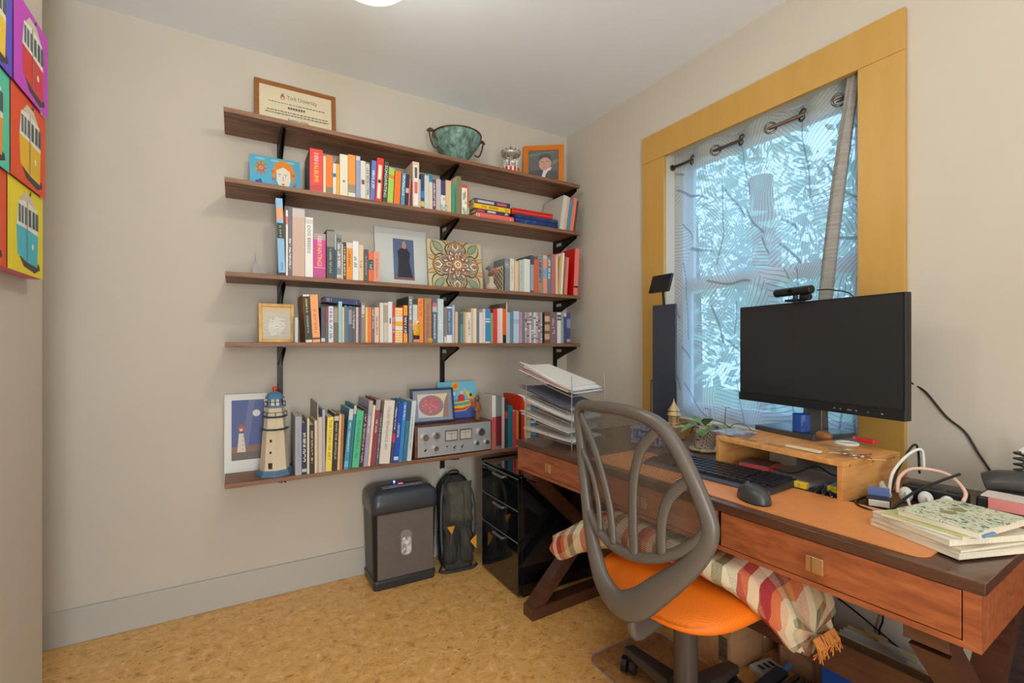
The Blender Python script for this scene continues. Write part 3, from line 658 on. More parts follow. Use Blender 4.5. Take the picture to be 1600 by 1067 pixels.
a.p([q(.36, .66), q(.36, .46), q(.46, .34), q(.56, .32), q(.68, .4), q(.76, .52), q(.76, .68), q(.56, .8)], (206, 150, 126))
a.p([q(.33, .62), q(.34, .80), q(.46, .90), q(.66, .90), q(.78, .78), q(.78, .58), q(.72, .68), q(.62, .76), q(.44, .76)], (36, 28, 26))
a.r(*[x0 + pw * v for v in (.42, .5)], *[z0 + ph * v for v in (.60, .62)], (50, 34, 30)).r(*[x0 + pw * v for v in (.58, .66)], *[z0 + ph * v for v in (.61, .63)], (50, 34, 30))
a.p([q(.52, .6), q(.49, .51), q(.55, .51)], (184, 124, 104)).p([q(.46, .43), q(.60, .44), q(.53, .41)], (160, 84, 80))
a.build(t); B('glass', x0, x1, .004, .0046, z0, z1, C(255, 255, 255, .03, alpha=.05), t)
# painted face tile
t, w, h = leaner('painted_tile', 'hand painted tile with an orange flower and a face on second shelf', 'tile', 390, 469, 238, 1, 2.33, 10)
B('tile_body', 0, w, 0, .012, 0, h, C(206, 204, 196, .4), t, bevel=.001)
a = Art(-.0002); q = lambda u, v: (u * w, v * h)
a.r(0, w, 0, h, (86, 178, 214))
for i in range(7): a.p(circle(w * (.05 + .15 * i), h * (.92 if i % 2 else .2), .02, 10, .006), (130, 206, 226))
for k in range(6): a.p([q(.08 + .3 * (k % 3) * .5, .55 + .07 * k), q(.16 + .05 * k, .62 + .05 * k), q(.10 + .04 * k, .72 + .04 * k)], (150, 190, 90))
for k in range(8):
    an = k * math.pi / 4; cx_, cz_ = .22 * w, .66 * h
    a.p([(cx_ + .05 * w * math.cos(an + .6), cz_ + .07 * h * math.sin(an + .6)), (cx_ + .14 * w * math.cos(an), cz_ + .24 * h * math.sin(an)), (cx_ + .05 * w * math.cos(an - .6), cz_ + .07 * h * math.sin(an - .6))], (228, 98, 34))
a.c(.22 * w, .66 * h, .03 * w, (240, 196, 60), 10).c(.22 * w, .66 * h, .013 * w, (60, 40, 30), 8)
for k in range(5):
    an = k * 2 * math.pi / 5; a.c(.18 * w + .05 * w * math.cos(an), .2 * h + .09 * h * math.sin(an), .035 * w, (40, 84, 170), 8, .06 * h)
a.c(.18 * w, .2 * h, .04 * w, (240, 180, 50), 8)
a.p([q(.44, .3), q(.43, .62), q(.52, .88), q(.68, .95), q(.84, .84), q(.9, .6), q(.86, .3), q(.78, .6), q(.52, .62)], (236, 140, 40))
a.p([q(.52, .66), q(.52, .36), q(.60, .14), q(.68, .10), q(.76, .2), q(.80, .4), q(.79, .66), q(.66, .76)], (240, 226, 206))
a.r(.62 * w, .72 * w, 0, .16 * h, (240, 226, 206))
for u in (.58, .70): a.c(u * w, .5 * h, .028 * w, (250, 250, 250), 10, .03 * h).c(u * w, .5 * h, .014 * w, (50, 70, 120), 8).r((u - .03) * w, (u + .03) * w, .545 * h, .56 * h, (70, 50, 40))
a.r(.645 * w, .655 * w, .36 * h, .5 * h, (120, 80, 70)).p([q(.61, .29), q(.69, .29), q(.65, .24)], (206, 60, 60))
for u, v in ((.45, .6), (.46, .4), (.86, .56), (.88, .3), (.84, .2)): a.c(u * w, v * h, .03 * w, (196, 60, 50), 8).c(u * w, v * h, .012 * w, (240, 190, 60), 6)
a.build(t)
# two pale cherub figurines
cher = noise_mat('pale_mint_ceramic', [(.35, (150, 170, 140)), (.6, (206, 216, 204)), (.8, (232, 232, 226))], ns=60, rough=.35)
for px, lab, s in ((694, 'pale mint seated cherub figurine in front of the tan book on second shelf', 1), (729, 'pale mint seated cherub figurine beside the stack of lying books', -1)):
    c = aty(px, 540, YF + .0); t = thing('cherub_figurine', lab, 'figurine', (c.x, YF + .005 - .0, SZ[1] + .0003), 0, 'pair of mint cherub figurines')
    mb = MB().ball((0, 0, .014), .016, 12, 8, (1.1, .7, .9)).ball((0, .0, .038), .0125, 12, 8, (1, .75, 1.25)).ball((s * .002, -.002, .062), .0105, 12, 8)
    for e in (-1, 1):
        mb.tube([(e * .008, -.004, .014), (e * .014, -.012, .026), (e * .011, -.014, .006)], .005, 8, rad=[.007, .006, .0045])
        mb.tube([(e * .011, 0, .048), (e * .018, -.006, .036), (e * .006, -.012, .03)], .004, 8)
    mb.ball((0, .001, .0035), .019, 12, 6, (1.05, .75, .18)); mb.build('body', cher, t, smooth=True)
    MB().ball((s * .002, .0, .066), .0108, 10, 6, (1.05, 1, .75)).build('hair', C(150, 160, 126, .5), t, smooth=True)
    for o in t.children: o.location.y = .012
# lying stack
zz = SZ[1]; prevl = None
for i, (p0, p1, hgt, cc, lab, bands) in enumerate([
   (744, 803, .028, (236, 104, 96), 'coral red book lying at the bottom of the stack on second shelf', [(.0, .03, (250, 190, 180)), (.06, .09, (250, 190, 180)), (.9, .92, (250, 190, 180))]),
   (744, 796, .02, (66, 56, 70), 'dark book with a pale panel lying third in the stack', [(.03, .24, (216, 70, 90)), (.33, .58, (206, 204, 206)), (.86, .95, (190, 190, 200))]),
   (740.5, 797.5, .024, (240, 196, 22), 'yellow book lying second in the stack on second shelf', [(.2, .34, (206, 160, 20)), (.4, .66, (200, 150, 20)), (.84, .95, (206, 160, 20))]),
   (741.5, 797, .026, (54, 52, 72), 'dark navy book lying on top of the stack on second shelf', [(.08, .54, (196, 196, 214)), (.62, .9, (206, 90, 120)), (.02, .06, (196, 80, 90))])]):
    a_ = aty(p0, 540, YF + .02).x; b_ = aty(p1, 540, YF + .02).x; w = b_ - a_
    o = MB().box(0, w, 0, .003, 0, hgt).box(0, w, .003, .12, 0, .002).box(0, w, .003, .12, hgt - .002, hgt).build('lying_book', C(*cc, .45), None, loc=(a_, YF + .02, zz + .0003))
    tag(o, lab, 'book', 'lying books on the second shelf'); B('pages', .003, w - .003, .003, .118, .002, hgt - .002, page_m, o)
    k = MB()
    for u0, u1, bc in bands: k.use(C(*bc, .5)).box(w * u0, w * u1, -.0004, .0001, hgt * .25, hgt * .75)
    k.build('spine_print', None, o); zz += hgt + .0004
# blue velvet box and red box
velvet = noise_mat('blue_velvet', [(.3, (18, 34, 78)), (.6, (40, 66, 126)), (.8, (96, 120, 170))], ns=26, rough=.85)
a_ = aty(806, 540, YF + .012); b_ = aty(872, 540, YF + .012); hb = aty(806, 338, YF + .012).z - SZ[1]
t = thing('velvet_box', 'dark blue velvet covered box under the red case on second shelf', 'box', (a_.x, YF + .012, SZ[1] + .0003)); w = b_.x - a_.x
B('box_base', 0, w, 0, .17, 0, .03, velvet, t, bevel=.004); B('box_lid', -.001, w + .001, -.001, .171, .0305, .052, velvet, t, bevel=.005)
t = thing('red_case', 'flat bright red case with gold edges lying on the blue box', 'case', (aty(800, 540, YF + .04).x, YF + .035, SZ[1] + .0535)); w = aty(864, 540, YF + .035).x - aty(800, 540, YF + .04).x
B('case_body', 0, w, 0, .15, 0, .036, C(206, 22, 20, .4), t, bevel=.002); MB().box(-.0006, .0, -.0006, .0006, .0, .036).box(0, w, -.0006, 0, .0165, .0185).build('gold_edge', C(226, 150, 120, .4), t)
# silver tower
c = aty(399, 540, 2.25); t = thing('tower_miniature', 'tiny silver skyscraper model on the left end of the third shelf', 'miniature', (c.x, 2.25, SZ[2] + .0003))
clear = C(170, 166, 160, .45, .1, alpha=.6)
mb = MB()
for hw_, z0, z1 in ((.018, 0, .004), (.014, .004, .024), (.011, .024, .036), (.007, .036, .05), (.0035, .05, .06)): mb.box(-hw_, hw_, -hw_ * .8, hw_ * .8, z0, z1)
mb.build('tower_body', clear, t, bevel=.0008); MB().cyl((0, 0, .06), (0, 0, .098), .0022, 8, .0004).build('spire', clear, t)
# print with a tall dark figure: plain stand-in
t, w, h = leaner('art_print', 'pale matted print with a dark figure shape on blue, third shelf', 'print', 586, 667, 351.5, 2, 2.385, 7)
B('mat_board', 0, w, 0, .004, 0, h, C(214, 216, 212, .6), t)
a = Art(-.0002); x0, x1, z0, z1 = w * .34, w * .74, h * .14, h * .83; a.r(x0, x1, z0, z1, (92, 112, 150))
q = lambda u, v: (x0 + (x1 - x0) * u, z0 + (z1 - z0) * v)
a.p([q(0, 0), q(0, .1), q(1, .1), q(1, 0)], (140, 96, 96)).p([q(.18, .06), q(.24, .5), q(.2, .7), q(.4, .78), q(.66, .78), q(.82, .66), q(.76, .45), q(.92, .06)], (44, 44, 58)).p([q(.42, .78), q(.44, .92), q(.56, .96), q(.64, .88), q(.60, .76)], (196, 146, 126))
a.build(t)
# mandala tile
t, w, h = leaner('mandala_tile', 'square tile with a colourful mandala pattern on the third shelf', 'tile', 668.5, 753, 371, 2, 2.355, 8)
B('tile_body', 0, w, 0, .012, 0, h, C(186, 180, 160, .5), t, bevel=.001)
a = Art(-.0002); a.r(0, w, 0, h, (222, 204, 160)); cx_, cz_ = w / 2, h / 2; rm = min(w, h) / 2
def petals(n, r0, r1, wd, cc, ph=0):
    for k in range(n):
        an = 2 * math.pi * (k + ph) / n
        def pt(r, s): return (cx_ + r * math.cos(an) - s * math.sin(an), cz_ + r * math.sin(an) + s * math.cos(an))
        pts = [pt(r0 + (r1 - r0) * u, wd * math.sin(math.pi * u) ** .7) for u in [i / 8 for i in range(9)]] + [pt(r0 + (r1 - r0) * u, -wd * math.sin(math.pi * u) ** .7) for u in [i / 8 for i in range(7, 0, -1)]]
        a.p(pts, cc)
PR = []
for n_, r0, r1, wd, cc, ph_ in ((4, .55, 1.36, .32, (206, 196, 150), .5), (12, .6, 1.34, .07, (226, 176, 120), .5), (4, .75, 1.3, .12, (150, 176, 150), .5), (4, .28, 1.0, .40, (228, 206, 160), 0), (4, .42, .97, .28, (232, 190, 110), 0), (4, .55, .93, .16, (222, 226, 200), 0), (4, .66, .9, .06, (206, 120, 100), 0), (8, .26, .78, .16, (170, 190, 176), .5), (8, .36, .7, .09, (226, 150, 120), .5), (8, .44, .64, .04, (120, 150, 160), .5), (16, .3, .6, .045, (236, 216, 176), .25), (8, .1, .56, .12, (222, 150, 130), 0), (8, .16, .5, .08, (240, 222, 186), 0), (8, .24, .42, .035, (110, 150, 150), 0), (12, .04, .28, .05, (226, 160, 90), 0), (12, .04, .2, .03, (246, 232, 200), .5)):
    PR.append((n_, r0, r1, wd * 1.14 + .012, (116, 84, 62), ph_)); PR.append((n_, r0 + .015, r1 - .022, wd, cc, ph_))
for pr in PR:
    petals(pr[0], pr[1] * rm, pr[2] * rm, pr[3] * rm, pr[4], pr[5])
a.c(cx_, cz_, .09 * rm, (196, 84, 70), 14).c(cx_, cz_, .05 * rm, (240, 220, 170), 12)
for k in range(4):
    an = math.pi / 4 + k * math.pi / 2; a.c(cx_ + .3 * rm * math.cos(an), cz_ + .3 * rm * math.sin(an), .085 * rm, (150, 60, 60), 12).c(cx_ + .3 * rm * math.cos(an), cz_ + .3 * rm * math.sin(an), .05 * rm, (240, 230, 214), 10)
# keep the corner petals inside the tile
for i, v in enumerate(a.mb.v): a.mb.v[i] = (min(max(v[0], .0005), w - .0005), v[1], min(max(v[2], .0005), h - .0005))
a.build(t, 'mandala')
# vase with flowers
c = aty(768, 540, YF + .03); t = thing('flower_vase', 'small beige vase with dried purple and coral flowers, third shelf', 'vase', (c.x, YF + .035, SZ[2] + .0003))
vm = noise_mat('glazed_stoneware', [(.3, (176, 150, 128)), (.6, (206, 192, 174)), (.8, (150, 116, 100))], scale=(1, 1, 60), ns=2, rough=.4)
MB().lathe([(.02, 0), (.03, .006), (.031, .016), (.024, .03), (.015, .04), (.014, .058), (.017, .072), (.0145, .072), (.011, .058)], 24).build('vase_body', vm, t, smooth=True)
rn = random.Random(5)
for k in range(11):
    an = rn.uniform(0, 6.28); rr_ = rn.uniform(.006, .03); x = rr_ * math.cos(an); y = rr_ * .7 * math.sin(an); z = rn.uniform(.086, .125)
    cc = [(128, 106, 112), (150, 130, 134), (206, 110, 70), (220, 96, 92)][0 if x < -.004 else 1 if x < .008 else 2 if z > .1 else 3]
    st = MB().tube([(0, 0, .06), (x * .4, y * .4, .08), (x, y, z)], .0008, 5).build('stem', C(110, 116, 80, .7), t)
    fl = MB()
    for j in range(7): fl.ball((x + rn.uniform(-.007, .007), y + rn.uniform(-.006, .006), z + rn.uniform(-.005, .006)), .0052, 6, 5)
    fl.build('blossom', C(*cc, .8), st, smooth=True)
# lattice on the black book is printed on its left cover: ribbons built on that face
bk = [o for o in bpy.data.objects if o.name.startswith('book') and 'black lattice' in o.get('label', '') and o['label'].startswith('black')][0]
L = MB(); hb = .135
hb = max(v.co.z for v in bk.data.vertices)
for k in range(-3, 8):
    for s in (-1, 1):
        y0_, y1_ = .004, .128
        z0_ = hb * (k / 5.0); z1_ = z0_ + hb * .75 * s
        pts = [(y0_, z0_), (y1_, z1_)]
        n = 10; P = []
        for i in range(n + 1):
            u = i / n; zc = z0_ + (z1_ - z0_) * u
            if 0.004 < zc < hb - .004: P.append((-.0003, y0_ + (y1_ - y0_) * u, zc))
        if len(P) > 1:
            vs = [(p[0], p[1], p[2] - .003) for p in P] + [(p[0], p[1], p[2] + .003) for p in P]; m_ = len(P)
            L.add(vs, [(i, i + 1, m_ + i + 1, m_ + i) for i in range(m_ - 1)])
L.build('lattice_print', C(34, 30, 28, .5), bk)
# gold frame
t, w, h = leaner('gilt_picture', 'small gold framed relief behind glass on the fourth shelf', 'picture frame', 404, 460, 473, 3, 2.275, 8)
x0, x1, z0, z1 = frame(t, w, h, w * .1, .018, noise_mat('gilt', [(.3, (176, 126, 56)), (.7, (214, 168, 92))], ns=20, rough=.35, metal=.3))
B('mat_board', x0, x1, .007, .009, z0, z1, C(216, 186, 130, .5), t)
a = Art(.0069); rn = random.Random(8); pw, ph = x1 - x0, z1 - z0
a.r(x0 + pw * .04, x1 - pw * .04, z0 + ph * .03, z0 + ph * .8, (206, 196, 172))
for k in range(7):
    a.r(x0 + pw * .06, x0 + pw * .9, z0 + ph * (.08 + .1 * k), z0 + ph * (.088 + .1 * k), (178, 164, 134))
a.p([(x0 + pw * u, z0 + ph * v) for u, v in ((.3, .1), (.62, .16), (.8, .4), (.76, .62), (.5, .7), (.26, .62), (.2, .34))], (224, 218, 204))
for k in range(26):
    u, v = rn.uniform(.28, .74), rn.uniform(.16, .64); a.p(circle(x0 + pw * u, z0 + ph * v, pw * .05, 6, ph * .014), rn.choice([(196, 182, 154), (238, 232, 220), (170, 156, 130)]))
a.build(t, 'relief'); B('glass', x0, x1, .004, .0046, z0, z1, C(255, 255, 255, .04, alpha=.1), t)
# navy book lying on top of the upright ones
a_ = aty(506, 540, YF + .02); b_ = aty(561, 540, YF + .02); w = b_.x - a_.x
o = MB().box(0, w, 0, .003, 0, .024).box(0, w, .003, .11, 0, .002).box(0, w, .003, .11, .022, .024).build('lying_book', C(36, 50, 96, .45), None, loc=(a_.x, YF + .012, aty(506, 478, YF + .012).z + .018), rot=(0, R(3.5), 0))
tag(o, 'dark blue book lying across the tops of upright books, fourth shelf', 'book'); B('pages', .003, w - .003, .003, .108, .002, .022, page_m, o)
k = MB().use(C(176, 170, 176, .5))
for u in (.07, .1, .13, .19, .9): k.box(w * u, w * (u + .012), -.0004, .0001, .005, .019)
k.build('spine_print', None, o)
# yellow toy and yellow flower
c = aty(652, 540, YF - .0); t = thing('yellow_figurine', 'yellow spotted bird figurine with a round white eye, fourth shelf', 'figurine', (c.x, YF + .0, SZ[3] + .0003))
ym = C(232, 170, 26, .5)
MB().box(-.018, .018, -.0, .03, 0, .017).build('pink_base', C(226, 140, 110, .5), t, bevel=.003)
MB().box(-.014, .014, .004, .026, .0172, .034).build('black_feet', C(26, 34, 36, .5), t, bevel=.003)
MB().lathe([(.004, .034), (.019, .036), (.021, .05), (.018, .075), (.0135, .1), (.008, .116), (.001, .122)], 20, fr=lambda a, j: 1).build('body', ym, t, smooth=True)
for o in t.children:
    if o.name.startswith('body'): o.location = (0, .014, 0); o.scale = (1, .62, 1)
ey = MB().ball((.003, .004, .098), .0085, 12, 8, (1, .5, 1)).build('eye', C(240, 232, 216, .4), t, smooth=True)
MB().ball((.006, -.0005, .096), .0028, 8, 6).build('pupil', C(30, 30, 30, .3), ey, smooth=True)
s = MB()
for x, z in ((-.008, .06), (.002, .066), (.01, .058), (-.003, .078), (.007, .078), (0, .052)): s.ball((x, .0008, z), .0016, 6, 5)
s.build('spots', C(110, 76, 30, .5), t, kind='stuff')
c = aty(673.5, 540, YF); t = thing('yellow_trinket', 'tiny yellow felt flower lying in front of the brown leather book', 'trinket', (c.x, YF + .001, SZ[3] + .0003))
for k in range(6):
    an = k * math.pi / 3; MB().ball((.007 * math.cos(an), -.0, .012 + .007 * math.sin(an)), .005, 8, 6, (1, .6, 1)).build('petal', C(226, 190, 40, .8), t, smooth=True)
MB().ball((0, -.002, .012), .005, 8, 6).ball((0, .001, .003), .004, 8, 6, (2, 1, .7)).build('centre', C(196, 170, 60, .8), t, smooth=True)
for o in t.children: o.location.y = .005
# lighthouse print
t, w, h = leaner('lighthouse_print', 'white matted print of a lighthouse under a moon, lowest shelf', 'print', 350.5, 418, 617.5, 4, 2.385, 7)
B('mat_board', 0, w, 0, .004, 0, h, C(232, 230, 226, .6), t)
a = Art(-.0002); x0, x1, z0, z1 = w * .16, w * .92, h * .15, h * .92
q = lambda u, v: (x0 + (x1 - x0) * u, z0 + (z1 - z0) * v)
a.p([q(0, 0), q(1, 0), q(1, 1), q(0, 1)], (86, 98, 150)).p([q(.3, .2), q(.52, 1), q(.72, 1), q(.5, .2)], (112, 116, 160)).p([q(0, .22), q(1, .24), q(1, .1), q(0, .12)], (150, 112, 96)).p([q(0, .13), q(1, .13), q(1, 0), q(0, 0)], (116, 104, 96))
a.p([q(.17, .13), q(.43, .13), q(.36, .44), q(.22, .44)], (226, 212, 196)).p([q(.2, .47), q(.2, .55), q(.29, .6), q(.39, .55), q(.39, .47)], (176, 96, 76)).c(*q(.29, .5), (x1 - x0) * .05, (236, 206, 170), 10)
for v in (.18, .25, .32, .39): a.c(*q(.34, v), (x1 - x0) * .016, (140, 70, 60), 8)
a.c(*q(.76, .77), (x1 - x0) * .12, (226, 222, 218), 20); a.build(t)
# model lighthouse
c = aty(429.5, 540, YF + .075); zs = SZ[4]
t = thing('model_lighthouse', 'cream wooden model lighthouse with blue roof and red knob, lowest shelf', 'model', (c.x, YF + .08, zs + .0003), 0)
lh = noise_mat('cream_painted_wood', [(.3, (216, 198, 166)), (.7, (232, 216, 188))], ns=8, rough=.6); lb = C(96, 130, 160, .5); ln = C(44, 48, 72, .5); k = .353 / .37
def octo(name, prof, mat, z=0, n=8): return MB().lathe([(r, (zz + z) * k) for r, zz in prof], n).build(name, mat, t)
octo('plinth', [(.0735, 0), (.0735, .012), (.067, .013), (.067, .024), (.06, .025)], lb)
tower = octo('tower', [(.058, .025), (.046, .2), (.046, .2)], lh)
octo('balcony', [(.048, .2), (.056, .203), (.056, .207), (.046, .208)], ln); octo('upper_tower', [(.044, .208), (.040, .255)], lh)
octo('balcony', [(.04, .255), (.05, .258), (.05, .262), (.04, .263)], ln); octo('watch_room', [(.036, .263), (.034, .30)], lh)
octo('balcony', [(.034, .30), (.044, .303), (.044, .308), (.034, .309)], lb)
for zz in (.262, .308):
    r_ = MB(); rad = .047 if zz < .3 else .041
    for i in range(8):
        an = i * math.pi / 4; r_.cyl((rad * math.cos(an), rad * math.sin(an), zz * k), (rad * math.cos(an), rad * math.sin(an), (zz + .018) * k), .0016, 6)
    r_.tube([(rad * math.cos(i * math.pi / 4), rad * math.sin(i * math.pi / 4), (zz + .018) * k) for i in range(8)], .0013, 6, True); r_.build('railing', ln, t)
lr = octo('lantern_room', [(.026, .309), (.024, .342)], C(232, 232, 230, .3))
r_ = MB()
for i in range(8): r_.cyl((.026 * math.cos(i * math.pi / 4), .026 * math.sin(i * math.pi / 4), .309 * k), (.026 * math.cos(i * math.pi / 4), .026 * math.sin(i * math.pi / 4), .342 * k), .002, 6)
r_.build('lantern_bars', ln, lr)
octo('roof', [(.037, .34), (.037, .346), (.026, .362), (.01, .372)], C(76, 124, 156, .45)); MB().ball((0, 0, .384 * k), .0105, 12, 8).cyl((0, 0, .37 * k), (0, 0, .378 * k), .008, 10).build('red_knob', C(222, 62, 40, .4), t, smooth=True)
Mf = Matrix.Rotation(-R(22.5 + 45 * 2) - R(22.5) + R(22.5), 4, 'Z')
for z0_, z1_, w_, nm in ((.028, .06, .008, 'door'), (.15, .162, .0045, 'window'), (.10, .110, .004, 'window')):
    dd = .058 - (.012 * z0_ / .2); rr_ = dd * math.cos(R(22.5))
    MB().box(rr_ - .0032, rr_ + .001, -w_, w_, z0_ * k, z1_ * k, Matrix.Rotation(R(-112.5), 4, 'Z')).build(nm, C(52, 40, 36, .6), t)
# amplifier
Y0 = YF + .006; a_ = aty(650, 540, Y0); b_ = aty(769, 540, Y0); w = b_.x - a_.x; zt = aty(650, 668, Y0).z; h = zt - SZ[4]
t = thing('stereo_amplifier', 'silver faced stereo amplifier with two meters and a walnut case', 'amplifier', (a_.x, Y0, SZ[4] + .0003))
dp = .215
B('case', 0, w, .012, dp, .008, h, walnut_m, t, bevel=.002); B('side_panel', -.004, .008, .004, dp, .004, h + .001, walnut_m, t, bevel=.002); B('side_panel', w - .008, w + .004, .004, dp, .004, h + .001, walnut_m, t, bevel=.002)
fp = B('face_plate', .009, w - .009, .0, .0118, .006, h - .004, C(196, 198, 202, .38, .55), t, bevel=.001)
for x in (.04, w - .04):
    for y in (.05, .18): MB().cyl((x, y, 0), (x, y, .008), .012, 10).build('foot', black_m, t)
for u, v, r_ in ((.11, .66, .017), (.25, .68, .017), (.24, .28, .013), (.84, .66, .021), (.78, .3, .011), (.92, .3, .012)):
    kb_ = MB().cyl((w * u, -.014, h * v), (w * u, .0, h * v), r_ * .9, 20, r_).build('knob', C(186, 180, 172, .25, .9), t, smooth=False)
    MB().box(w * u - .001, w * u + .001, -.0146, -.0139, h * v, h * v + r_ * .85).build('pointer', black_m, kb_)
for u in (.36, .55):
    mt = MB().box(w * u, w * (u + .165), -.002, .0, h * .46, h * .82).build('meter', C(120, 112, 104, .4, .3), t)
    mf = MB().box(w * (u + .012), w * (u + .153), -.0026, -.002, h * .5, h * .77).build('meter_face', C(196, 186, 176, .3), mt)
    MB().box(w * (u + .08), w * (u + .083), -.003, -.0026, h * .52, h * .74, Matrix.Identity(4)).box(w * (u + .03), w * (u + .135), -.003, -.0026, h * .70, h * .712).build('meter_needle', black_m, mt)
for u in (.11, .48, .58):
    MB().cyl((w * u, 0, h * .24), (w * u, -.016, h * .3), .0024, 8, .0034).cyl((w * u, 0, h * .24), (w * u, -.003, h * .24), .005, 10).build('toggle_switch', C(110, 106, 104, .25, .9), t)
MB().cyl((w * .385, 0, h * .3), (w * .385, -.003, h * .3), .0035, 10).build('jack', black_m, t)
a = Art(-.0002)
for u, v in ((.11, .48), (.25, .5), (.11, .42), (.78, .48), (.92, .47), (.84, .4), (.48, .13), (.58, .13), (.24, .12)): a.r(w * u - .008, w * u + .008, h * v, h * v + .0016, (110, 110, 116))
a.mb.build('markings', None, fp)
ZA = SZ[4] + h + .002
# pictures standing on the amplifier
t, w, h = leaner('shell_picture', 'dark blue framed picture of a red spotted oval on the amplifier', 'picture frame', 632, 700, 609, 4, YF + .1, 10, z=ZA)
t.location.x += .035
x0, x1, z0, z1 = frame(t, w, h, .011, .016, C(58, 66, 92, .3, .2)); B('mat_board', x0, x1, .006, .008, z0, z1, C(128, 138, 160, .6), t)
a = Art(.0059); pw, ph = x1 - x0, z1 - z0; q = lambda u, v: (x0 + pw * u, z0 + ph * v)
a.p([q(.12, .12), q(.9, .1), q(.9, .88), q(.12, .88)], (226, 206, 150)).p([q(.12, .12), q(.5, .12), q(.4, .88), q(.12, .8)], (206, 206, 206)).p(circle(*q(.46, .5), pw * .32, 20, ph * .34), (124, 112, 116)).p(circle(*q(.44, .5), pw * .27, 20, ph * .29), (190, 70, 84)).p([q(.74, .1), q(.9, .1), q(.9, .88), q(.8, .6)], (150, 96, 90))
rn = random.Random(2)
for _ in range(34):
    an, rr_ = rn.uniform(0, 6.28), rn.uniform(0, .9) ** .6; a.c(*q(.44 + .23 * rr_ * math.cos(an), .5 + .24 * rr_ * math.sin(an)), .0018, (232, 196, 190), 6)
a.build(t); B('glass', x0, x1, .004, .0046, z0, z1, C(255, 255, 255, .04, alpha=.06), t)
t, w, h = leaner('boat_tile', 'bright painted tile of a fisherman in a yellow boat on the amplifier', 'tile', 685, 743.5, 598, 4, YF + .17, 8, z=ZA)
B('tile_body', 0, w, 0, .012, 0, h, C(206, 206, 200, .4), t, bevel=.001)
a = Art(-.0002); q = lambda u, v: (u * w, v * h)
a.r(0, w, 0, h, (112, 192, 222)).p([q(0, 0), q(1, 0), q(1, .36), q(0, .34)], (70, 96, 180)).p([q(.0, .3), q(1, .34), q(1, .52), q(0, .5)], (100, 150, 196))
a.p([q(.14, .46), q(.18, .26), q(.34, .18), q(.7, .2), q(.86, .34), q(.9, .5), q(.5, .44)], (236, 200, 50)).p([q(.2, .44), q(.5, .4), q(.84, .46), q(.8, .36), q(.3, .32)], (90, 160, 170)).p([q(.18, .28), q(.34, .2), q(.7, .22), q(.84, .34), q(.6, .27), q(.3, .28)], (206, 70, 50))
a.p([q(.5, .46), q(.52, .62), q(.62, .66), q(.7, .58), q(.68, .46)], (206, 50, 44)).p([q(.66, .84), q(.86, .66), q(.96, .62), q(.92, .46), q(.8, .54), q(.72, .7)], (236, 190, 40)).p([q(.82, .5), q(.9, .5), q(.94, .3), q(.86, .24)], (236, 110, 50))
a.c(*q(.46, .88), w * .1, (240, 170, 40), 14).c(*q(.46, .88), w * .06, (226, 120, 40), 12).c(*q(.86, .62), w * .04, (40, 50, 80), 8).p([q(.24, .64), q(.24, .74), q(.34, .78), q(.44, .7), q(.44, .62)], (236, 230, 220)).p([q(.24, .74), q(.34, .8), q(.42, .74)], (196, 76, 60))
a.c(*q(.62, .7), w * .05, (236, 196, 160), 8); a.build(t)
c = aty(746, 540, YF + .05); t = thing('wooden_figurine', 'slim brown carved wooden figure standing on the amplifier', 'figurine', (c.x, YF + .05, ZA + .0003))
wm = noise_mat('carved_wood', [(.3, (104, 62, 36)), (.7, (160, 106, 66))], scale=(6, 6, 1), ns=12, rough=.45)
MB().lathe([(.014, 0), (.015, .008), (.012, .03), (.016, .06), (.0175, .085), (.012, .1)], 14).build('body', wm, t, smooth=True); MB().ball((0, 0, .113), .0145, 12, 8, (.9, .9, 1.15)).build('head', wm, t, smooth=True)
MB().tube(spline([(-.014, -.002, .088), (-.018, -.006, .06), (-.004, -.017, .05)], 5), .004, 8).tube(spline([(.014, -.002, .088), (.018, -.006, .06), (.004, -.017, .046)], 5), .004, 8).build('arms', wm, t, smooth=True)
# wall outlet
o = thing('wall_outlet', 'white wall outlet plate on the back wall above the backpack', 'outlet', (aty(695, 540, YB).x, YB - .0003, aty(695, 747, YB).z))
B('plate', -.036, .036, -.006, 0, -.058, .058, C(226, 222, 214, .35), o, bevel=.002)
for z in (-.022, .022):
    s = MB().prism(circle(0, z, .016, 14, .014), -.0075, -.006).build('socket', C(214, 210, 202, .35), o); MB().box(-.006, -.004, -.0079, -.0074, z - .002, z + .007).box(.004, .006, -.0079, -.0074, z - .002, z + .007).build('slots', black_m, s)
# tram canvas on the left wall
XC = -.465; ye = 1.775; pw_, ph_ = .232, .222; zb = 1.332
t = thing('tram_canvas', 'pop art canvas of trams on bright colour squares, left wall', 'canvas', (XL + .0005, ye, zb), R(90))
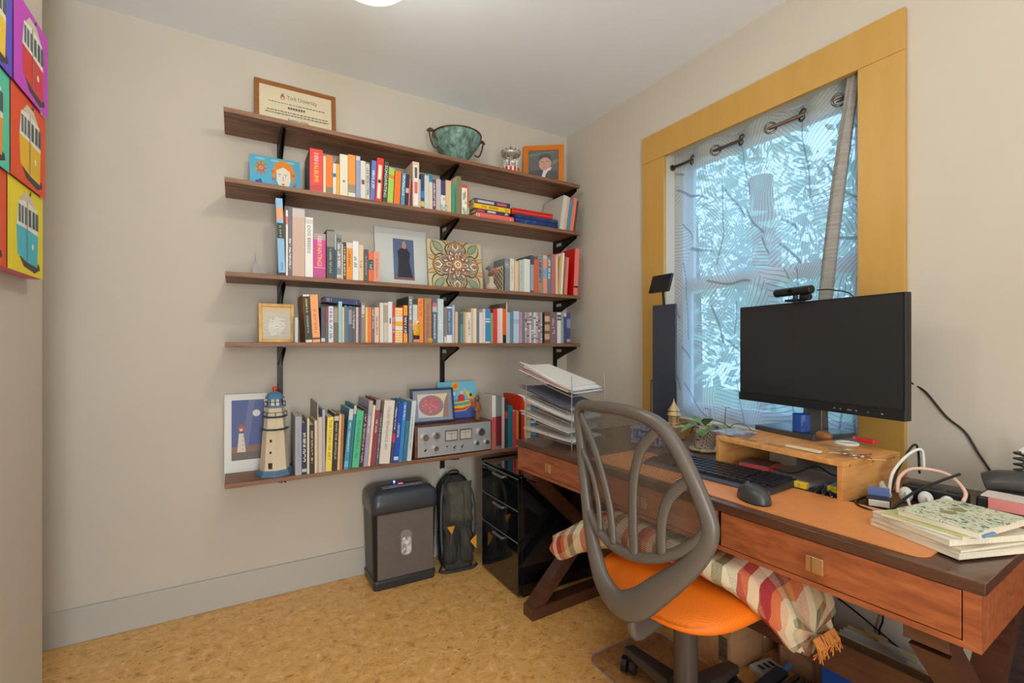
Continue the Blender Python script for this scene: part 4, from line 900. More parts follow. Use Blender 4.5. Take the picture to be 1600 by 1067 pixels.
# local x runs along +Y after the turn; the front faces +X
t.rotation_euler = (0, 0, R(90)); Wc, Hc = pw_ * 3, ph_ * 3
B('canvas_body', -Wc, 0, -.035, 0, 0, Hc, C(206, 116, 140, .7), t, bevel=.003)
bgc = [[(70, 190, 160), (226, 84, 40), (236, 214, 34)], [(40, 120, 200), (86, 200, 170), (228, 78, 34)], [(236, 120, 160), (90, 80, 200), (196, 66, 196)]]
trc = [[(60, 70, 150), (200, 60, 50), (70, 186, 206)], [(220, 70, 60), (240, 150, 50), (232, 184, 30)], [(60, 160, 120), (240, 200, 60), (214, 54, 58)]]
a = Art(-.0352)
for r_ in range(3):
    for c_ in range(3):
        ox, oz = -Wc + c_ * pw_, r_ * ph_
        q = lambda u, v: (ox + u * pw_, oz + v * ph_)
        a.p([q(0, 0), q(1, 0), q(1, 1), q(0, 1)], bgc[r_][c_]); tc_ = trc[r_][c_]
        a.p([q(.3, .18), q(.42, .08), q(.74, .04), q(.9, .1), q(.88, .16), q(.5, .2)], (60, 54, 60)).p([q(.25, .2), q(.5, .14), q(.82, .12), q(.84, .5), q(.5, .52), q(.22, .52)], tc_)
        a.p([q(.22, .52), q(.5, .52), q(.84, .5), q(.8, .8), q(.5, .84), q(.27, .8)], (232, 228, 216)).p([q(.3, .8), q(.5, .84), q(.78, .8), q(.62, .92), q(.42, .92)], (206, 196, 176))
        for u in (.27, .35, .44): a.p([q(u, .56), q(u + .06, .56), q(u + .06, .76), q(u, .76)], (96, 110, 116))
        for u in (.55, .66, .76): a.p([q(u, .56), q(u + .075, .56), q(u + .07, .76), q(u, .76)], (70, 88, 96))
        a.c(*q(.66, .34), pw_ * .035, (240, 232, 200), 10).p([q(.5, .14), q(.515, .14), q(.515, .84), q(.5, .84)], (150, 140, 130)).p([q(.56, .92), q(.6, .98), q(.62, .98), q(.6, .92)], (70, 66, 66))
a.build(t, 'tram_prints')
# ceiling lamp
t = thing('ceiling_lamp', 'amber glass bowl pendant lamp hanging from the ceiling', 'lamp', (LAMP[0], LAMP[1], ZC))
MB().lathe([(.06, -.001), (.062, -.012), (.05, -.024), (.012, -.03)], 24).build('canopy', brass_m, t, smooth=True); MB().cyl((0, 0, -.03), (0, 0, -.31), .006, 10).build('stem', brass_m, t)
zb = 2.058 - ZC; Rb = .135
gm2, gnt, gp = nodes('amber_lamp_glass'); tr = N(gnt, 'ShaderNodeBsdfTransparent'); tr.inputs[0].default_value = (1, .93, .8, 1); g2 = N(gnt, 'ShaderNodeBsdfGlossy'); g2.inputs['Roughness'].default_value = .1; g2.inputs[0].default_value = lin((255, 214, 140)); ms = N(gnt, 'ShaderNodeMixShader'); ms.inputs[0].default_value = .12
tl_ = N(gnt, 'ShaderNodeBsdfTranslucent'); tl_.inputs[0].default_value = lin((255, 226, 160)); ms0 = N(gnt, 'ShaderNodeMixShader'); ms0.inputs[0].default_value = .12; gnt.links.new(tr.outputs[0], ms0.inputs[1]); gnt.links.new(tl_.outputs[0], ms0.inputs[2])
gnt.links.new(ms0.outputs[0], ms.inputs[1]); gnt.links.new(g2.outputs[0], ms.inputs[2]); gnt.links.new(ms.outputs[0], gnt.nodes['Material Output'].inputs[0])
MB().lathe([(.002, zb)] + [(Rb * math.sin(R(a_)), zb + Rb - Rb * math.cos(R(a_))) for a_ in range(10, 95, 10)], 40, cap=False).build('glass_bowl', gm2, t, smooth=True)
MB().tube([(Rb * math.cos(i * math.pi / 20), Rb * math.sin(i * math.pi / 20), zb + Rb) for i in range(40)], .004, 8, True).build('bowl_rim', brass_m, t, smooth=True)
for i in range(3):
    an = i * 2 * math.pi / 3; MB().tube([(0, 0, -.30), (Rb * math.cos(an), Rb * math.sin(an), zb + Rb)], .0025, 6).build('arm', brass_m, t)
MB().ball((0, 0, LAMP[2] - ZC), .03, 20, 12, (1, 1, 1.15)).build('bulb', C(248, 255, 248, .4, emit=LAMP_POWER), t, smooth=True)
MB().cyl((0, 0, LAMP[2] - ZC + .033), (0, 0, -.30), .014, 12).build('bulb_socket', brass_m, t)
# ================================================================== window dressing and the garden outside
def curtain_material():
    m, nt, p = nodes('sheer_leaf_curtain')
    v = coords(nt, (0, 1, 1), 'Object')
    nz = N(nt, 'ShaderNodeTexNoise'); nz.inputs['Scale'].default_value = 3.5; nz.inputs['Detail'].default_value = 1; nt.links.new(v, nz.inputs['Vector'])
    mx = N(nt, 'ShaderNodeMix', data_type='VECTOR'); mx.inputs[0].default_value = .12; nt.links.new(v, mx.inputs[4]); nt.links.new(nz.outputs['Color'], mx.inputs[5])
    st_ = N(nt, 'ShaderNodeVectorMath', operation='MULTIPLY'); st_.inputs[1].default_value = (0, 6.5, 3.6); nt.links.new(mx.outputs[1], st_.inputs[0])
    vo = N(nt, 'ShaderNodeTexVoronoi', feature='F1'); vo.inputs['Scale'].default_value = 1; nt.links.new(st_.outputs[0], vo.inputs['Vector'])
    lc = N(nt, 'ShaderNodeVectorMath', operation='SUBTRACT'); nt.links.new(st_.outputs[0], lc.inputs[0]); nt.links.new(vo.outputs['Position'], lc.inputs[1])
    # every leaf cell gets its own vein direction
    rt = N(nt, 'ShaderNodeVectorRotate', rotation_type='X_AXIS'); nt.links.new(lc.outputs[0], rt.inputs['Vector'])
    sp = N(nt, 'ShaderNodeSeparateColor'); nt.links.new(vo.outputs['Color'], sp.inputs[0])
    ml = N(nt, 'ShaderNodeMath', operation='MULTIPLY'); ml.inputs[1].default_value = 1.6; nt.links.new(sp.outputs[0], ml.inputs[0]); nt.links.new(ml.outputs[0], rt.inputs['Angle'])
    sx_ = N(nt, 'ShaderNodeSeparateXYZ'); nt.links.new(rt.outputs[0], sx_.inputs[0])
    ab = N(nt, 'ShaderNodeMath', operation='ABSOLUTE'); nt.links.new(sx_.outputs['Y'], ab.inputs[0])
    ch = N(nt, 'ShaderNodeMath', operation='MULTIPLY_ADD'); ch.inputs[1].default_value = -.75; nt.links.new(ab.outputs[0], ch.inputs[0]); nt.links.new(sx_.outputs['Z'], ch.inputs[2])
    sc_ = N(nt, 'ShaderNodeMath', operation='MULTIPLY'); sc_.inputs[1].default_value = 15; nt.links.new(ch.outputs[0], sc_.inputs[0])
    fr_ = N(nt, 'ShaderNodeMath', operation='FRACT'); nt.links.new(sc_.outputs[0], fr_.inputs[0])
    lv = ramp(nt, fr_.outputs[0], [(0, (255, 255, 255)), (.13, (255, 255, 255)), (.2, (0, 0, 0)), (1, (0, 0, 0))])
    mid = ramp(nt, ab.outputs[0], [(0, (255, 255, 255)), (.014, (255, 255, 255)), (.022, (0, 0, 0)), (1, (0, 0, 0))])
    lw = N(nt, 'ShaderNodeMath', operation='MAXIMUM'); nt.links.new(lv.outputs[0], lw.inputs[0]); nt.links.new(mid.outputs[0], lw.inputs[1])
    add = N(nt, 'ShaderNodeMath', operation='MAXIMUM'); nt.links.new(lw.outputs[0], add.inputs[0]); add.inputs[1].default_value = 0
    dif = N(nt, 'ShaderNodeBsdfDiffuse'); trl = N(nt, 'ShaderNodeBsdfTranslucent'); tra = N(nt, 'ShaderNodeBsdfTransparent')
    cm = N(nt, 'ShaderNodeMix', data_type='RGBA'); cm.inputs[6].default_value = lin((226, 226, 224)); cm.inputs[7].default_value = lin((150, 150, 146)); nt.links.new(add.outputs[0], cm.inputs[0])
    for b in (dif, trl): nt.links.new(cm.outputs[2], b.inputs[0])
    m1 = N(nt, 'ShaderNodeMixShader'); m1.inputs[0].default_value = .68; nt.links.new(dif.outputs[0], m1.inputs[1]); nt.links.new(trl.outputs[0], m1.inputs[2])
    fac = N(nt, 'ShaderNodeMath', operation='MULTIPLY_ADD'); fac.inputs[1].default_value = .22; fac.inputs[2].default_value = .62; nt.links.new(add.outputs[0], fac.inputs[0])
    m2 = N(nt, 'ShaderNodeMixShader'); nt.links.new(fac.outputs[0], m2.inputs[0]); nt.links.new(tra.outputs[0], m2.inputs[1]); nt.links.new(m1.outputs[0], m2.inputs[2])
    nt.links.new(m2.outputs[0], nt.nodes['Material Output'].inputs[0]); return m
curt_m = curtain_material()
XCU = XR + .045; ZR = atx(1150, 222, XCU).z
rod = thing('curtain_rod', 'bronze curtain rod across the top of the window recess', 'curtain rod', (XCU, (WY0 + WY1) / 2, ZR)); hwid = (WY1 - WY0) / 2
MB().cyl((0, -hwid + .002, 0), (0, hwid - .002, 0), .0075, 14).build('rod_bar', C(130, 110, 96, .3, .9), rod, smooth=True)
for s in (-1, 1): MB().cyl((0, s * (hwid - .008), 0), (0, s * (hwid - .001), 0), .015, 16).build('end_cap', C(110, 96, 86, .35, .8), rod)
cur = thing('sheer_curtain', 'sheer white curtain with leaf line pattern in the window', 'curtain', (XCU, 0, 0))
zt_, zb_ = ZR + .048, WZ0 + .02
ph = [(0, 0)]
def fold(u): return .024 * math.sin(2 * math.pi * 3.25 * u + .4)
def cf(u, v):
    y = WY1 - .012 - u * (WY1 - WY0 - .022)
    amp = 1 - .25 * v
    x = fold(u) * amp + .006 * math.sin(17 * u + 3 * v) * v
    if v > .0: y += .012 * math.sin(9 * u + 2.2 * v) * v
    z = zt_ + (zb_ - zt_) * v + .012 * math.sin(2 * math.pi * 3.25 * u + 1.6) * (1 - v)
    return (x, y, z)
MB().grid(cf, 110, 36).build('curtain_panel', curt_m, cur, smooth=True)
def cg(u, v):   # gathered roll at the right edge
    an = 2 * math.pi * u; yc = WY0 + .03 + .15 * v; r_ = .019 + .008 * v
    return (-.022 - .012 * math.sin(math.pi * min(1, v * 1.5)) + r_ * .8 * math.cos(an) + .003 * math.sin(5 * an + 6 * v), yc + r_ * math.sin(an), zt_ + .02 + (zb_ - zt_) * v)
fab_m = noise_mat('curtain_edge_fabric', [(.35, (140, 136, 130)), (.65, (168, 164, 158))], scale=(1, 1, 30), ns=12, rough=.85)
MB().grid(cg, 20, 24).build('gathered_edge', fab_m, cur, smooth=True)
def hem(u, v):
    a_ = cf(u, 0); b_ = cf(u, .075); return tuple(a_[i] + (b_[i] - a_[i]) * v - (.0012 if i == 0 else 0) for i in range(3))
MB().grid(hem, 110, 2).build('top_hem', C(214, 212, 208, .8, alpha=.22), cur, smooth=True)
for k in range(1, 7):      # grommets where the cloth crosses the rod
    u = (k * math.pi - .4) / (2 * math.pi * 3.25); y = WY1 - .012 - u * (WY1 - WY0 - .022)
    tg = Vector((fold(u + .005) - fold(u - .005), -.01 * (WY1 - WY0 - .022), 0)).normalized()
    MB().tube([Vector((0, y, ZR)) + tg * (.021 * math.cos(i * math.pi / 14)) + Vector((0, 0, .021 * math.sin(i * math.pi / 14))) for i in range(28)], .0045, 8, True).build('grommet', C(120, 116, 112, .25, .9), cur, smooth=True)
# garden
gr_m = noise_mat('garden_lawn', [(.3, (70, 110, 60)), (.7, (120, 150, 90))], ns=3, rough=.9)
g = struct(B('ground', XR + .6, 16, -10, 14, -.6, -.5, gr_m), 'green lawn outside the window')
leaf_m = [noise_mat('leaves_%d' % i, [(.3, c0), (.7, c1)], ns=2, rough=.6) for i, (c0, c1) in enumerate([((90, 150, 130), (140, 190, 150)), ((100, 160, 150), (160, 206, 176)), ((80, 140, 130), (120, 176, 150))])]
bark = noise_mat('tree_bark', [(.3, (60, 50, 44)), (.7, (104, 92, 82))], scale=(8, 8, 1), ns=6, rough=.9)
TL = ['broad leafy tree nearest outside the window', 'slim leafy tree outside at the left of the window', 'tall leafy tree outside behind the nearest one', 'far leafy tree at the back of the garden']
for i, (x, y, h_, r_, n) in enumerate(((5.0, 3.0, 5.0, 1.05, 900), (7.3, 5.75, 5.6, 1.45, 1500), (7.8, 2.6, 5.2, 1.4, 1400), (12.0, 6.9, 6.4, 2.4, 2600))):
    t = thing('garden_tree', TL[i], 'tree', (x, y, -.5), 0, 'trees outside the window'); rn = random.Random(i)
    MB().tube(spline([(0, 0, 0), (.06, .03, h_ * .3), (-.04, .05, h_ * .7)], 5), .12, 10, rad=None).build('trunk', bark, t, smooth=True)
    mb = MB()
    for k in range(n):
        while True:
            p = Vector((rn.uniform(-1, 1), rn.uniform(-1, 1), rn.uniform(-1, 1)))
            if .25 < p.length < 1: break
        p = Vector((p.x * r_, p.y * r_, h_ * .58 + p.z * h_ * .46)); d1 = Vector((rn.gauss(0, 1), rn.gauss(0, 1), rn.gauss(0, 1))).normalized(); d2 = d1.orthogonal().normalized(); L = rn.uniform(.07, .15)
        mb.add([p - d1 * L, p + d2 * L * .45, p + d1 * L, p - d2 * L * .45], [(0, 1, 2, 3)])
    mb.build('foliage', leaf_m[i % 3], t)

# ================================================================== floor things by the back wall
# paper shredder
t = thing('paper_shredder', 'black and grey paper shredder with a window standing by the wall', 'shredder', (.705, 2.305, 0), R(-1))
def rbox(hx, hy, z0, z1, r, tx=0, ty=0, n=5):
    pts = []
    for cx_, cy_, a0 in ((hx - r, hy - r, 0), (-hx + r, hy - r, 90), (-hx + r, -hy + r, 180), (hx - r, -hy + r, 270)):
        for i in range(n + 1): an = R(a0 + 90 * i / n); pts.append((cx_ + r * math.cos(an), cy_ + r * math.sin(an)))
    return pts
def loft(mb, rings):
    n = len(rings[0][1]); vs = [(x, y, z) for z, pts in rings for x, y in pts]
    fs = [(j * n + i, j * n + (i + 1) % n, (j + 1) * n + (i + 1) % n, (j + 1) * n + i) for j in range(len(rings) - 1) for i in range(n)]
    fs += [tuple(range(n - 1, -1, -1)), tuple((len(rings) - 1) * n + i for i in range(n))]; return mb.add(vs, fs)
shg = noise_mat('grey_shredder_plastic', [(.3, (102, 94, 90)), (.7, (110, 102, 98))], ns=40, rough=.35)
loft(MB(), [(.0, rbox(.15, .10, 0, 0, .02)), (.035, rbox(.155, .105, 0, 0, .02)), (.045, rbox(.150, .10, 0, 0, .02))]).build('base', C(52, 54, 60, .3), t, smooth=False)
loft(MB(), [(.0455, rbox(.149, .099, 0, 0, .025)), (.357, rbox(.158, .104, 0, 0, .03))]).build('bin', C(26, 26, 30, .35), t)
B('front_panel', -.135, .14, -.1095, -.098, .048, .372, shg, t, bevel=.004).rotation_euler = (R(-.9), 0, 0)
hd = loft(MB(), [(.358, rbox(.162, .112, 0, 0, .03)), (.40, rbox(.164, .115, 0, 0, .035)), (.435, rbox(.159, .106, 0, 0, .035)), (.455, rbox(.14, .085, 0, 0, .035)), (.462, rbox(.125, .07, 0, 0, .03))]).build('head', C(62, 66, 74, .25), t, smooth=True)
B('control_panel', -.1, .1, -.06, -.02, .462, .4645, C(120, 130, 150, .3), t, bevel=.001)
B('paper_slot', -.115, .115, .0, .03, .4618, .4635, C(8, 8, 14, .3), t)
for i in range(6): B('button', -.06 + .026 * i, -.05 + .026 * i, -.045, -.036, .4646, .4655, C(190, 196, 206, .4), t)
MB().ball((-.02, .03, .466), .004, 10, 6).build('blue_light', C(70, 110, 255, .3, emit=25), t); MB().box(-.01, .012, -.012, -.004, .4635, .4645).build('red_display', C(255, 70, 90, .3, emit=4), t)
vw = loft(MB(), [(0, [(x, y) for x, y in rbox(.03, .062, 0, 0, .024)]), (.006, [(x, y) for x, y in rbox(.027, .059, 0, 0, .022)])]).build('view_window', C(150, 150, 156, .15, .3), t, loc=(.0, -.1085, .205), rot=(R(89), 0, 0))
shred_m = noise_mat('shredded_paper', [(.35, (110, 100, 96)), (.5, (190, 186, 182)), (.65, (236, 234, 232))], ns=70, detail=3, rough=.5)
loft(MB(), [(.006, rbox(.023, .042, 0, 0, .018)), (.0075, rbox(.0225, .041, 0, 0, .018))]).build('paper_shreds', shred_m, vw, loc=(0, -.011, 0))
# backpack
bp_m = noise_mat('black_backpack_fabric', [(.3, (40, 39, 38)), (.7, (66, 62, 57))], scale=(1, 1, .5), ns=14, rough=.75, bmp=.4)
t = thing('backpack', 'black backpack with orange triangular patches leaning by the file cabinet', 'backpack', (1.004, 2.30, 0), R(-10))
def bpf(u, v):
    an = 2 * math.pi * u; z = .005 + .45 * v
    wx = .086 * (1 - .06 * math.cos(3.1 * v)) * (1 if v < .72 else math.sqrt(max(0, 1 - ((v - .72) / .30) ** 2.4)))
    wy = .085 * (1.05 - .35 * v) * (1 if v < .75 else math.sqrt(max(0, 1 - ((v - .75) / .27) ** 2.4)))
    c_, s_ = math.cos(an), math.sin(an); e = .55
    x = wx * math.copysign(abs(c_) ** e, c_); y = wy * math.copysign(abs(s_) ** e, s_)
    k = .004 * math.sin(9 * an + 14 * v) + .003 * math.sin(23 * v + 4 * an)
    return (x + k, y + .05 * v + k, z)
MB().grid(bpf, 40, 24).build('main_body', bp_m, t, smooth=True)
def pkf(x0, x1, z0, z1, dep):
    def f(u, v):
        x = x0 + (x1 - x0) * u; z = z0 + (z1 - z0) * v; e = (math.sin(math.pi * u) * math.sin(math.pi * v)) ** .35 if 0 < u < 1 and 0 < v < 1 else 0
        return (x + .003 * math.sin(20 * v), -.075 + .055 * z / .45 - dep * e + .004 * math.sin(18 * u + 11 * v) * e + .01, z)
    return f
MB().grid(pkf(-.08, .0, .02, .24, .045), 14, 14).build('front_pocket', bp_m, t, smooth=True); MB().grid(pkf(.0, .08, .02, .22, .05), 14, 14).build('front_pocket', bp_m, t, smooth=True)
MB().grid(pkf(-.05, .085, .22, .43, .035), 14, 14).build('flap', noise_mat('charcoal_backpack_flap', [(.3, (70, 67, 58)), (.7, (92, 88, 78))], ns=20, rough=.8), t, smooth=True)
for pts in ([(-.07, .235), (-.03, .237), (-.045, .195)], [(.084, .18), (.084, .105), (.05, .148)]):
    MB().prism(pts, -.114, -.111).build('orange_patch', C(214, 142, 34, .6), t)
MB().tube(spline([(.028, -.09, .42), (.03, -.1, .33), (.03, -.103, .24)], 6), .0022, 6).tube([(-.05, -.113, .2), (-.052, -.114, .15)], .0026, 6).build('zipper', C(120, 114, 100, .4, .5), t)
for x in (-.066, .07): MB().tube(spline([(x, .0, .42), (x * 1.25, -.04, .34), (x * 1.3, -.05, .2), (x * 1.15, -.05, .06)], 6), .01, 6, rad=[(.012, .004)] * 19).build('strap', C(86, 86, 88, .7), t, smooth=True)
MB().tube(spline([(-.03, .045, .45), (-.02, .04, .475), (.02, .04, .475), (.03, .045, .45)], 5), .005, 6).build('top_handle', bp_m, t, smooth=True)
MB().tube(spline([(-.085, -.06, .02), (-.1, -.09, .006), (-.06, -.11, .006), (.06, -.1, .006), (.1, -.07, .008)], 6), .006, 6, rad=[(.010, .003)] * 25).build('bottom_strap', bp_m, t, smooth=True)
# file cabinet
cx0, cx1, cy0, cy1, ch = 1.10, 1.56, 1.812, 2.178, .566
t = thing('file_cabinet', 'glossy black file cabinet with three chrome handled drawers', 'file cabinet', (cx0, cy0, 0))
cw, cl = cx1 - cx0, cy1 - cy0
B('cabinet_body', .018, cw, 0, cl, .012, ch - .012, blackg_m, t, bevel=.001); B('cabinet_top', .0, cw, -.001, cl + .001, ch - .0118, ch, blackg_m, t, bevel=.0015); B('plinth', .03, cw - .01, .01, cl - .01, 0, .012, black_m, t)
zz = .014
for i, hh_ in enumerate((.245, .145, .145)):
    d = B('drawer', 0, .0175, .003, cl - .003, zz, zz + hh_ - .004, blackg_m, t, bevel=.001)
    MB().box(-.014, -.008, cl * .36, cl * .62, zz + hh_ - .03, zz + hh_ - .02).box(-.012, 0, cl * .36, cl * .38, zz + hh_ - .028, zz + hh_ - .022).box(-.012, 0, cl * .60, cl * .62, zz + hh_ - .028, zz + hh_ - .022).build('handle', C(214, 214, 218, .25, .8), d)
    MB().box(-.001, .0005, .004, cl - .004, zz + hh_ - .008, zz + hh_ - .0042).build('chrome_strip', C(190, 190, 194, .3, .7), d); zz += hh_

# ================================================================== desk
DZ = .745
D0 = atz(806, 686.8, DZ); D1 = atz(1540, 913.4, DZ); ev = (D1 - D0); DL = ev.length; drz = math.atan2(ev.x, -ev.y)
desk = thing('writing_desk', 'dark brown wooden desk with crossed trestle legs under the window', 'desk', (D0.x, D0.y, 0), drz)
DD = .70     # local: x to the window, -y towards the camera
TH = .022; BZ = .62
B('desk_top', 0, DD, -DL, 0, DZ - TH, DZ, desk_m, desk, bevel=.0015)
ap = MB().box(.022, DD - .01, -.022, -.006, BZ, DZ - TH).box(.022, DD - .01, -DL + .006, -DL + .022, BZ, DZ - TH).box(DD - .025, DD - .01, -DL + .022, -.022, BZ, DZ - TH)
ap.box(.006, .022, -DL + .006, -.006, BZ, BZ + .012).box(.006, .022, -DL + .006, -DL + .03, BZ + .012, DZ - TH).box(.006, .022, -.03, -.006, BZ + .012, DZ - TH).box(.022, DD - .025, -DL + .022, -.022, BZ, BZ + .01)
ap.build('apron', drawer_m, desk)
div = [-.03, -.47, -DL + .50, -DL + .03]
for y1_, y0_ in ((div[0], div[1] + .005), (div[1] - .005, div[2] + .005), (div[2] - .005, div[3])):
    d = B('drawer', .004, .02, y0_ + .002, y1_ - .002, BZ + .0145, DZ - TH - .0025, drawer_m, desk, bevel=.001)
    yc = (y0_ + y1_) / 2; zc = (BZ + DZ - TH) / 2 + .006
    MB().box(-.014, .004, yc - .017, yc + .017, zc - .017, zc + .017).build('square_pull', brass_m, d, bevel=.001)
    MB().box(-.016, -.0142, yc + .004, yc + .006, zc - .017, zc + .017).build('pull_groove', C(150, 116, 80, .4, .8), d)
for yc in (-.062, -DL + .085):
    z1 = BZ - .045; hw_ = .034; x0_, x1_ = .02, DD - .03
    MB().prism([(x0_, BZ), (x0_, BZ - .03), (x0_ + .03, BZ - .045), (x1_ - .03, BZ - .045), (x1_, BZ - .03), (x1_, BZ)], yc - hw_, yc + hw_, 'y').build('trestle_head', desk_m, desk)
    B('trestle_foot', x0_, x1_, yc - hw_, yc + hw_, 0, .05, desk_m, desk, bevel=.002)
    wl = .07
    MB().prism([(x0_ + .012, z1), (x0_ + .012 + wl, z1), (x1_ - .012, .05), (x1_ - .012 - wl, .05)], yc - hw_ + .004, yc + hw_ - .004, 'y').build('trestle_leg', desk_m, desk)
    MB().prism([(x0_ + .002, .05), (x0_ + .002 + wl, .05), (x1_ - .012, z1), (x1_ - .012 - wl, z1)], yc - hw_ + .006, yc + hw_ - .006, 'y').build('trestle_leg', desk_m, desk)
B('stretcher', DD / 2 - .02, DD / 2 + .02, -DL + .085 + .03, -.062 - .03, .255, .345, desk_m, desk, bevel=.002)
# ================================================================== things on the desk
ZD = DZ + .0004
leather = noise_mat('tan_leather', [(.3, (222, 140, 78)), (.7, (230, 150, 88))], ns=60, rough=.36, bmp=.03)
def rrect(x0, x1, y0, y1, r, n=6):
    pts = []
    for cx_, cy_, a0 in ((x1 - r, y1 - r, 0), (x0 + r, y1 - r, 90), (x0 + r, y0 + r, 180), (x1 - r, y0 + r, 270)):
        for i in range(n + 1): an = R(a0 + 90 * i / n); pts.append((cx_ + r * math.cos(an), cy_ + r * math.sin(an)))
    return pts
o = MB().prism(rrect(0, .25, -.94, 0, .03), 0, .003, 'z').build('desk_mat', leather, None, loc=(1.085, 1.305, ZD), rot=(0, 0, drz)); tag(o, 'large tan leather desk mat with rounded corners on the desk', 'desk mat')
ZM = ZD + .0034
# keyboard
t = thing('keyboard', 'black computer keyboard on the tan desk mat', 'keyboard', (1.205, 1.150, ZM), R(4))
kbm = C(46, 50, 58, .4)
MB().prism([(0, .0), (0, .012), (.142, .021), (.145, .021), (.145, 0)], -.42, 0, 'y').build('keyboard_base', kbm, t)
MB().prism([(-.012, .0), (-.012, .004), (0, .01), (0, 0)], -.42, 0, 'y').build('palm_rest', C(70, 78, 92, .35), t)
km = MB(); rn = random.Random(1)
for r_ in range(6):
    x = .006 + r_ * .0228
    y = -.008
    while y > -.405:
        wk = .0175
        if r_ == 0 and -.22 < y < -.10: wk = .11
        if abs(y + .275) < .004 or abs(y + .33) < .004: y -= .006
        z = .0125 + x * .0625
        if y - wk < -.412: break
        km.prism(rrect(x, x + .0195, y - wk, y, .003, 2), z, z + .006, 'z'); y -= wk + .0025
km.build('keys', C(34, 37, 44, .35), t, kind='stuff')
# mouse
t = thing('mouse', 'dark grey wireless mouse beside the keyboard', 'mouse', (1.160, .732, ZM), R(62))
def mf(u, v):
    an = 2 * math.pi * u; e = math.sin(math.pi * .5 * (1 - v)) ** .7 if v < 1 else 0
    return (.055 * math.cos(an) * e, .034 * math.sin(an) * e, .004 + .036 * math.sin(math.pi * .5 * v) * (1 + .15 * math.cos(an) * -1 * (1 - v)))
MB().grid(mf, 28, 12).build('mouse_shell', C(62, 62, 62, .35), t, smooth=True); MB().lathe([(.054, 0), (.055, .004)], 28, fr=lambda a, j: 1 if True else 1).build('mouse_foot', C(30, 30, 32, .4), t).scale = (1, .63, 1)
MB().cyl((.03, -.003, .034), (.03, .003, .034), .006, 12).build('scroll_wheel', C(90, 90, 92, .4), t)
# bamboo monitor stand
zt = .85; f0 = atz(1316.6, 722, zt); f1 = atz(1118.6, 680.5, zt); e_ = f1 - f0; SL = e_.length; srz = math.atan2(-e_.x, e_.y); SD = .27; th_ = .014
st = thing('bamboo_stand', 'bamboo monitor riser standing on the desk', 'monitor stand', (f0.x, f0.y, ZD), srz); SH = zt - ZD
B('top_board', 0, SD, -.001, SL + .001, SH - th_, SH, bamboo_m, st, bevel=.0012); B('side_board', 0, SD, 0, th_, 0, SH - th_ - .0002, bamboo_m, st, bevel=.0012); B('side_board', 0, SD, SL - th_, SL, 0, SH - th_ - .0002, bamboo_m, st, bevel=.0012)
for x in (.03, SD * .5, SD - .03): MB().cyl((x, -.0012, SH - .012), (x, .002, SH - .012), .003, 10).build('screw', C(120, 80, 40, .5), st)
for y in (.18, .27): B('phone_slot', .02, .045, y, y + .055, SH, SH + .0004, C(176, 116, 60, .7), st)
ZS = zt + .0006
# monitor
ml = Vector((1.752, 1.168)); mr = Vector((1.632, .580)); e_ = ml - mr; mw = e_.length; mrz = math.atan2(-e_.x, e_.y)
mon = thing('monitor', 'large black flat computer monitor on the bamboo riser', 'monitor', ((ml.x + mr.x) / 2, (ml.y + mr.y) / 2, ZS), mrz)
zb_, zt_ = .934 - ZS, 1.304 - ZS; hw_ = mw / 2
B('monitor_housing', .004, .03, -hw_, hw_, zb_, zt_, C(24, 24, 26, .4), mon, bevel=.003)
B('screen', .0015, .0042, -hw_ + .006, hw_ - .006, zb_ + .032, zt_ - .006, C(40, 40, 41, .28), mon)
B('chin', .0, .0042, -hw_, hw_, zb_, zb_ + .030, C(30, 30, 32, .3), mon, bevel=.001)
for i, y in enumerate((-.10, -.12, -.145, -.152, -.17, -.205, -.245)): B('button_mark', -.0004, .0002, -hw_ + .305 + y - .003, -hw_ + .305 + y + .003, zb_ + .012, zb_ + .016, C(140, 130, 124, .4) if i < 6 else C(226, 150, 90, .4), mon)
MB().prism([(.03, .0), (.066, .0), (.06, .16), (.031, .16)], -.028, .028, 'y').build('stand_neck', C(112, 106, 104, .3, .5), mon, bevel=.004)
MB().prism(rrect(-.115, .075, -.115, .115, .008), 0, .016, 'z').build('stand_base', C(86, 88, 92, .25, .5), mon)
B('base_inlay', -.105, .02, -.105, .105, .0161, .0168, C(60, 76, 92, .15), mon)
# webcam
wc = thing('webcam', 'black webcam clipped on the top edge of the monitor', 'webcam', (mon.location.x - .01, mon.location.y + .045, 1.304 + .0005), mrz)
B('clip', -.012, .03, -.028, .022, 0, .008, black_m, wc, bevel=.002); MB().cyl((.008, -.005, .008), (.008, -.005, .022), .008, 10).build('clip_neck', black_m, wc)
MB().prism([(a_, b_ + .036) for a_, b_ in circle(.004, 0, .015, 16)], -.072, .072, 'y').build('camera_bar', C(26, 26, 28, .35), wc, bevel=.004)
for s in (-1,): MB().cyl((-.0125, .0, .036), (-.0095, .0, .036), .008, 14).build('lens', C(10, 10, 14, .08), wc)
MB().cyl((.008, -.06, .012), (.008, -.03, .012), .012, 12).build('privacy_cover', black_m, wc)
o = MB().tube(spline([wc.location + Vector((.012, -.075, .034)), wc.location + Vector((.02, -.12, .03)), wc.location + Vector((.042, -.17, .005)), wc.location + Vector((.05, -.19, -.1))], 6), .0022, 6).build('webcam_cable', black_m, None, smooth=True); tag(o, 'thin black cable running from the webcam behind the monitor', 'cable')
def cable(name, label, pts, r=.003, mat=black_m, n=8): return tag(MB().tube(spline(pts, n), r, 7).build(name, mat, None, smooth=True), label, 'cable')
W_ = XR - .006
cable('monitor_cable', 'black cable hanging down the wall right of the monitor', [(1.70, .60, 1.06)] + [tuple(atx(px, py, W_)) for px, py in ((1424, 598), (1447, 613), (1478, 650), (1508, 675), (1530, 710), (1555, 745), (1580, 766), (1610, 785))], .0028)
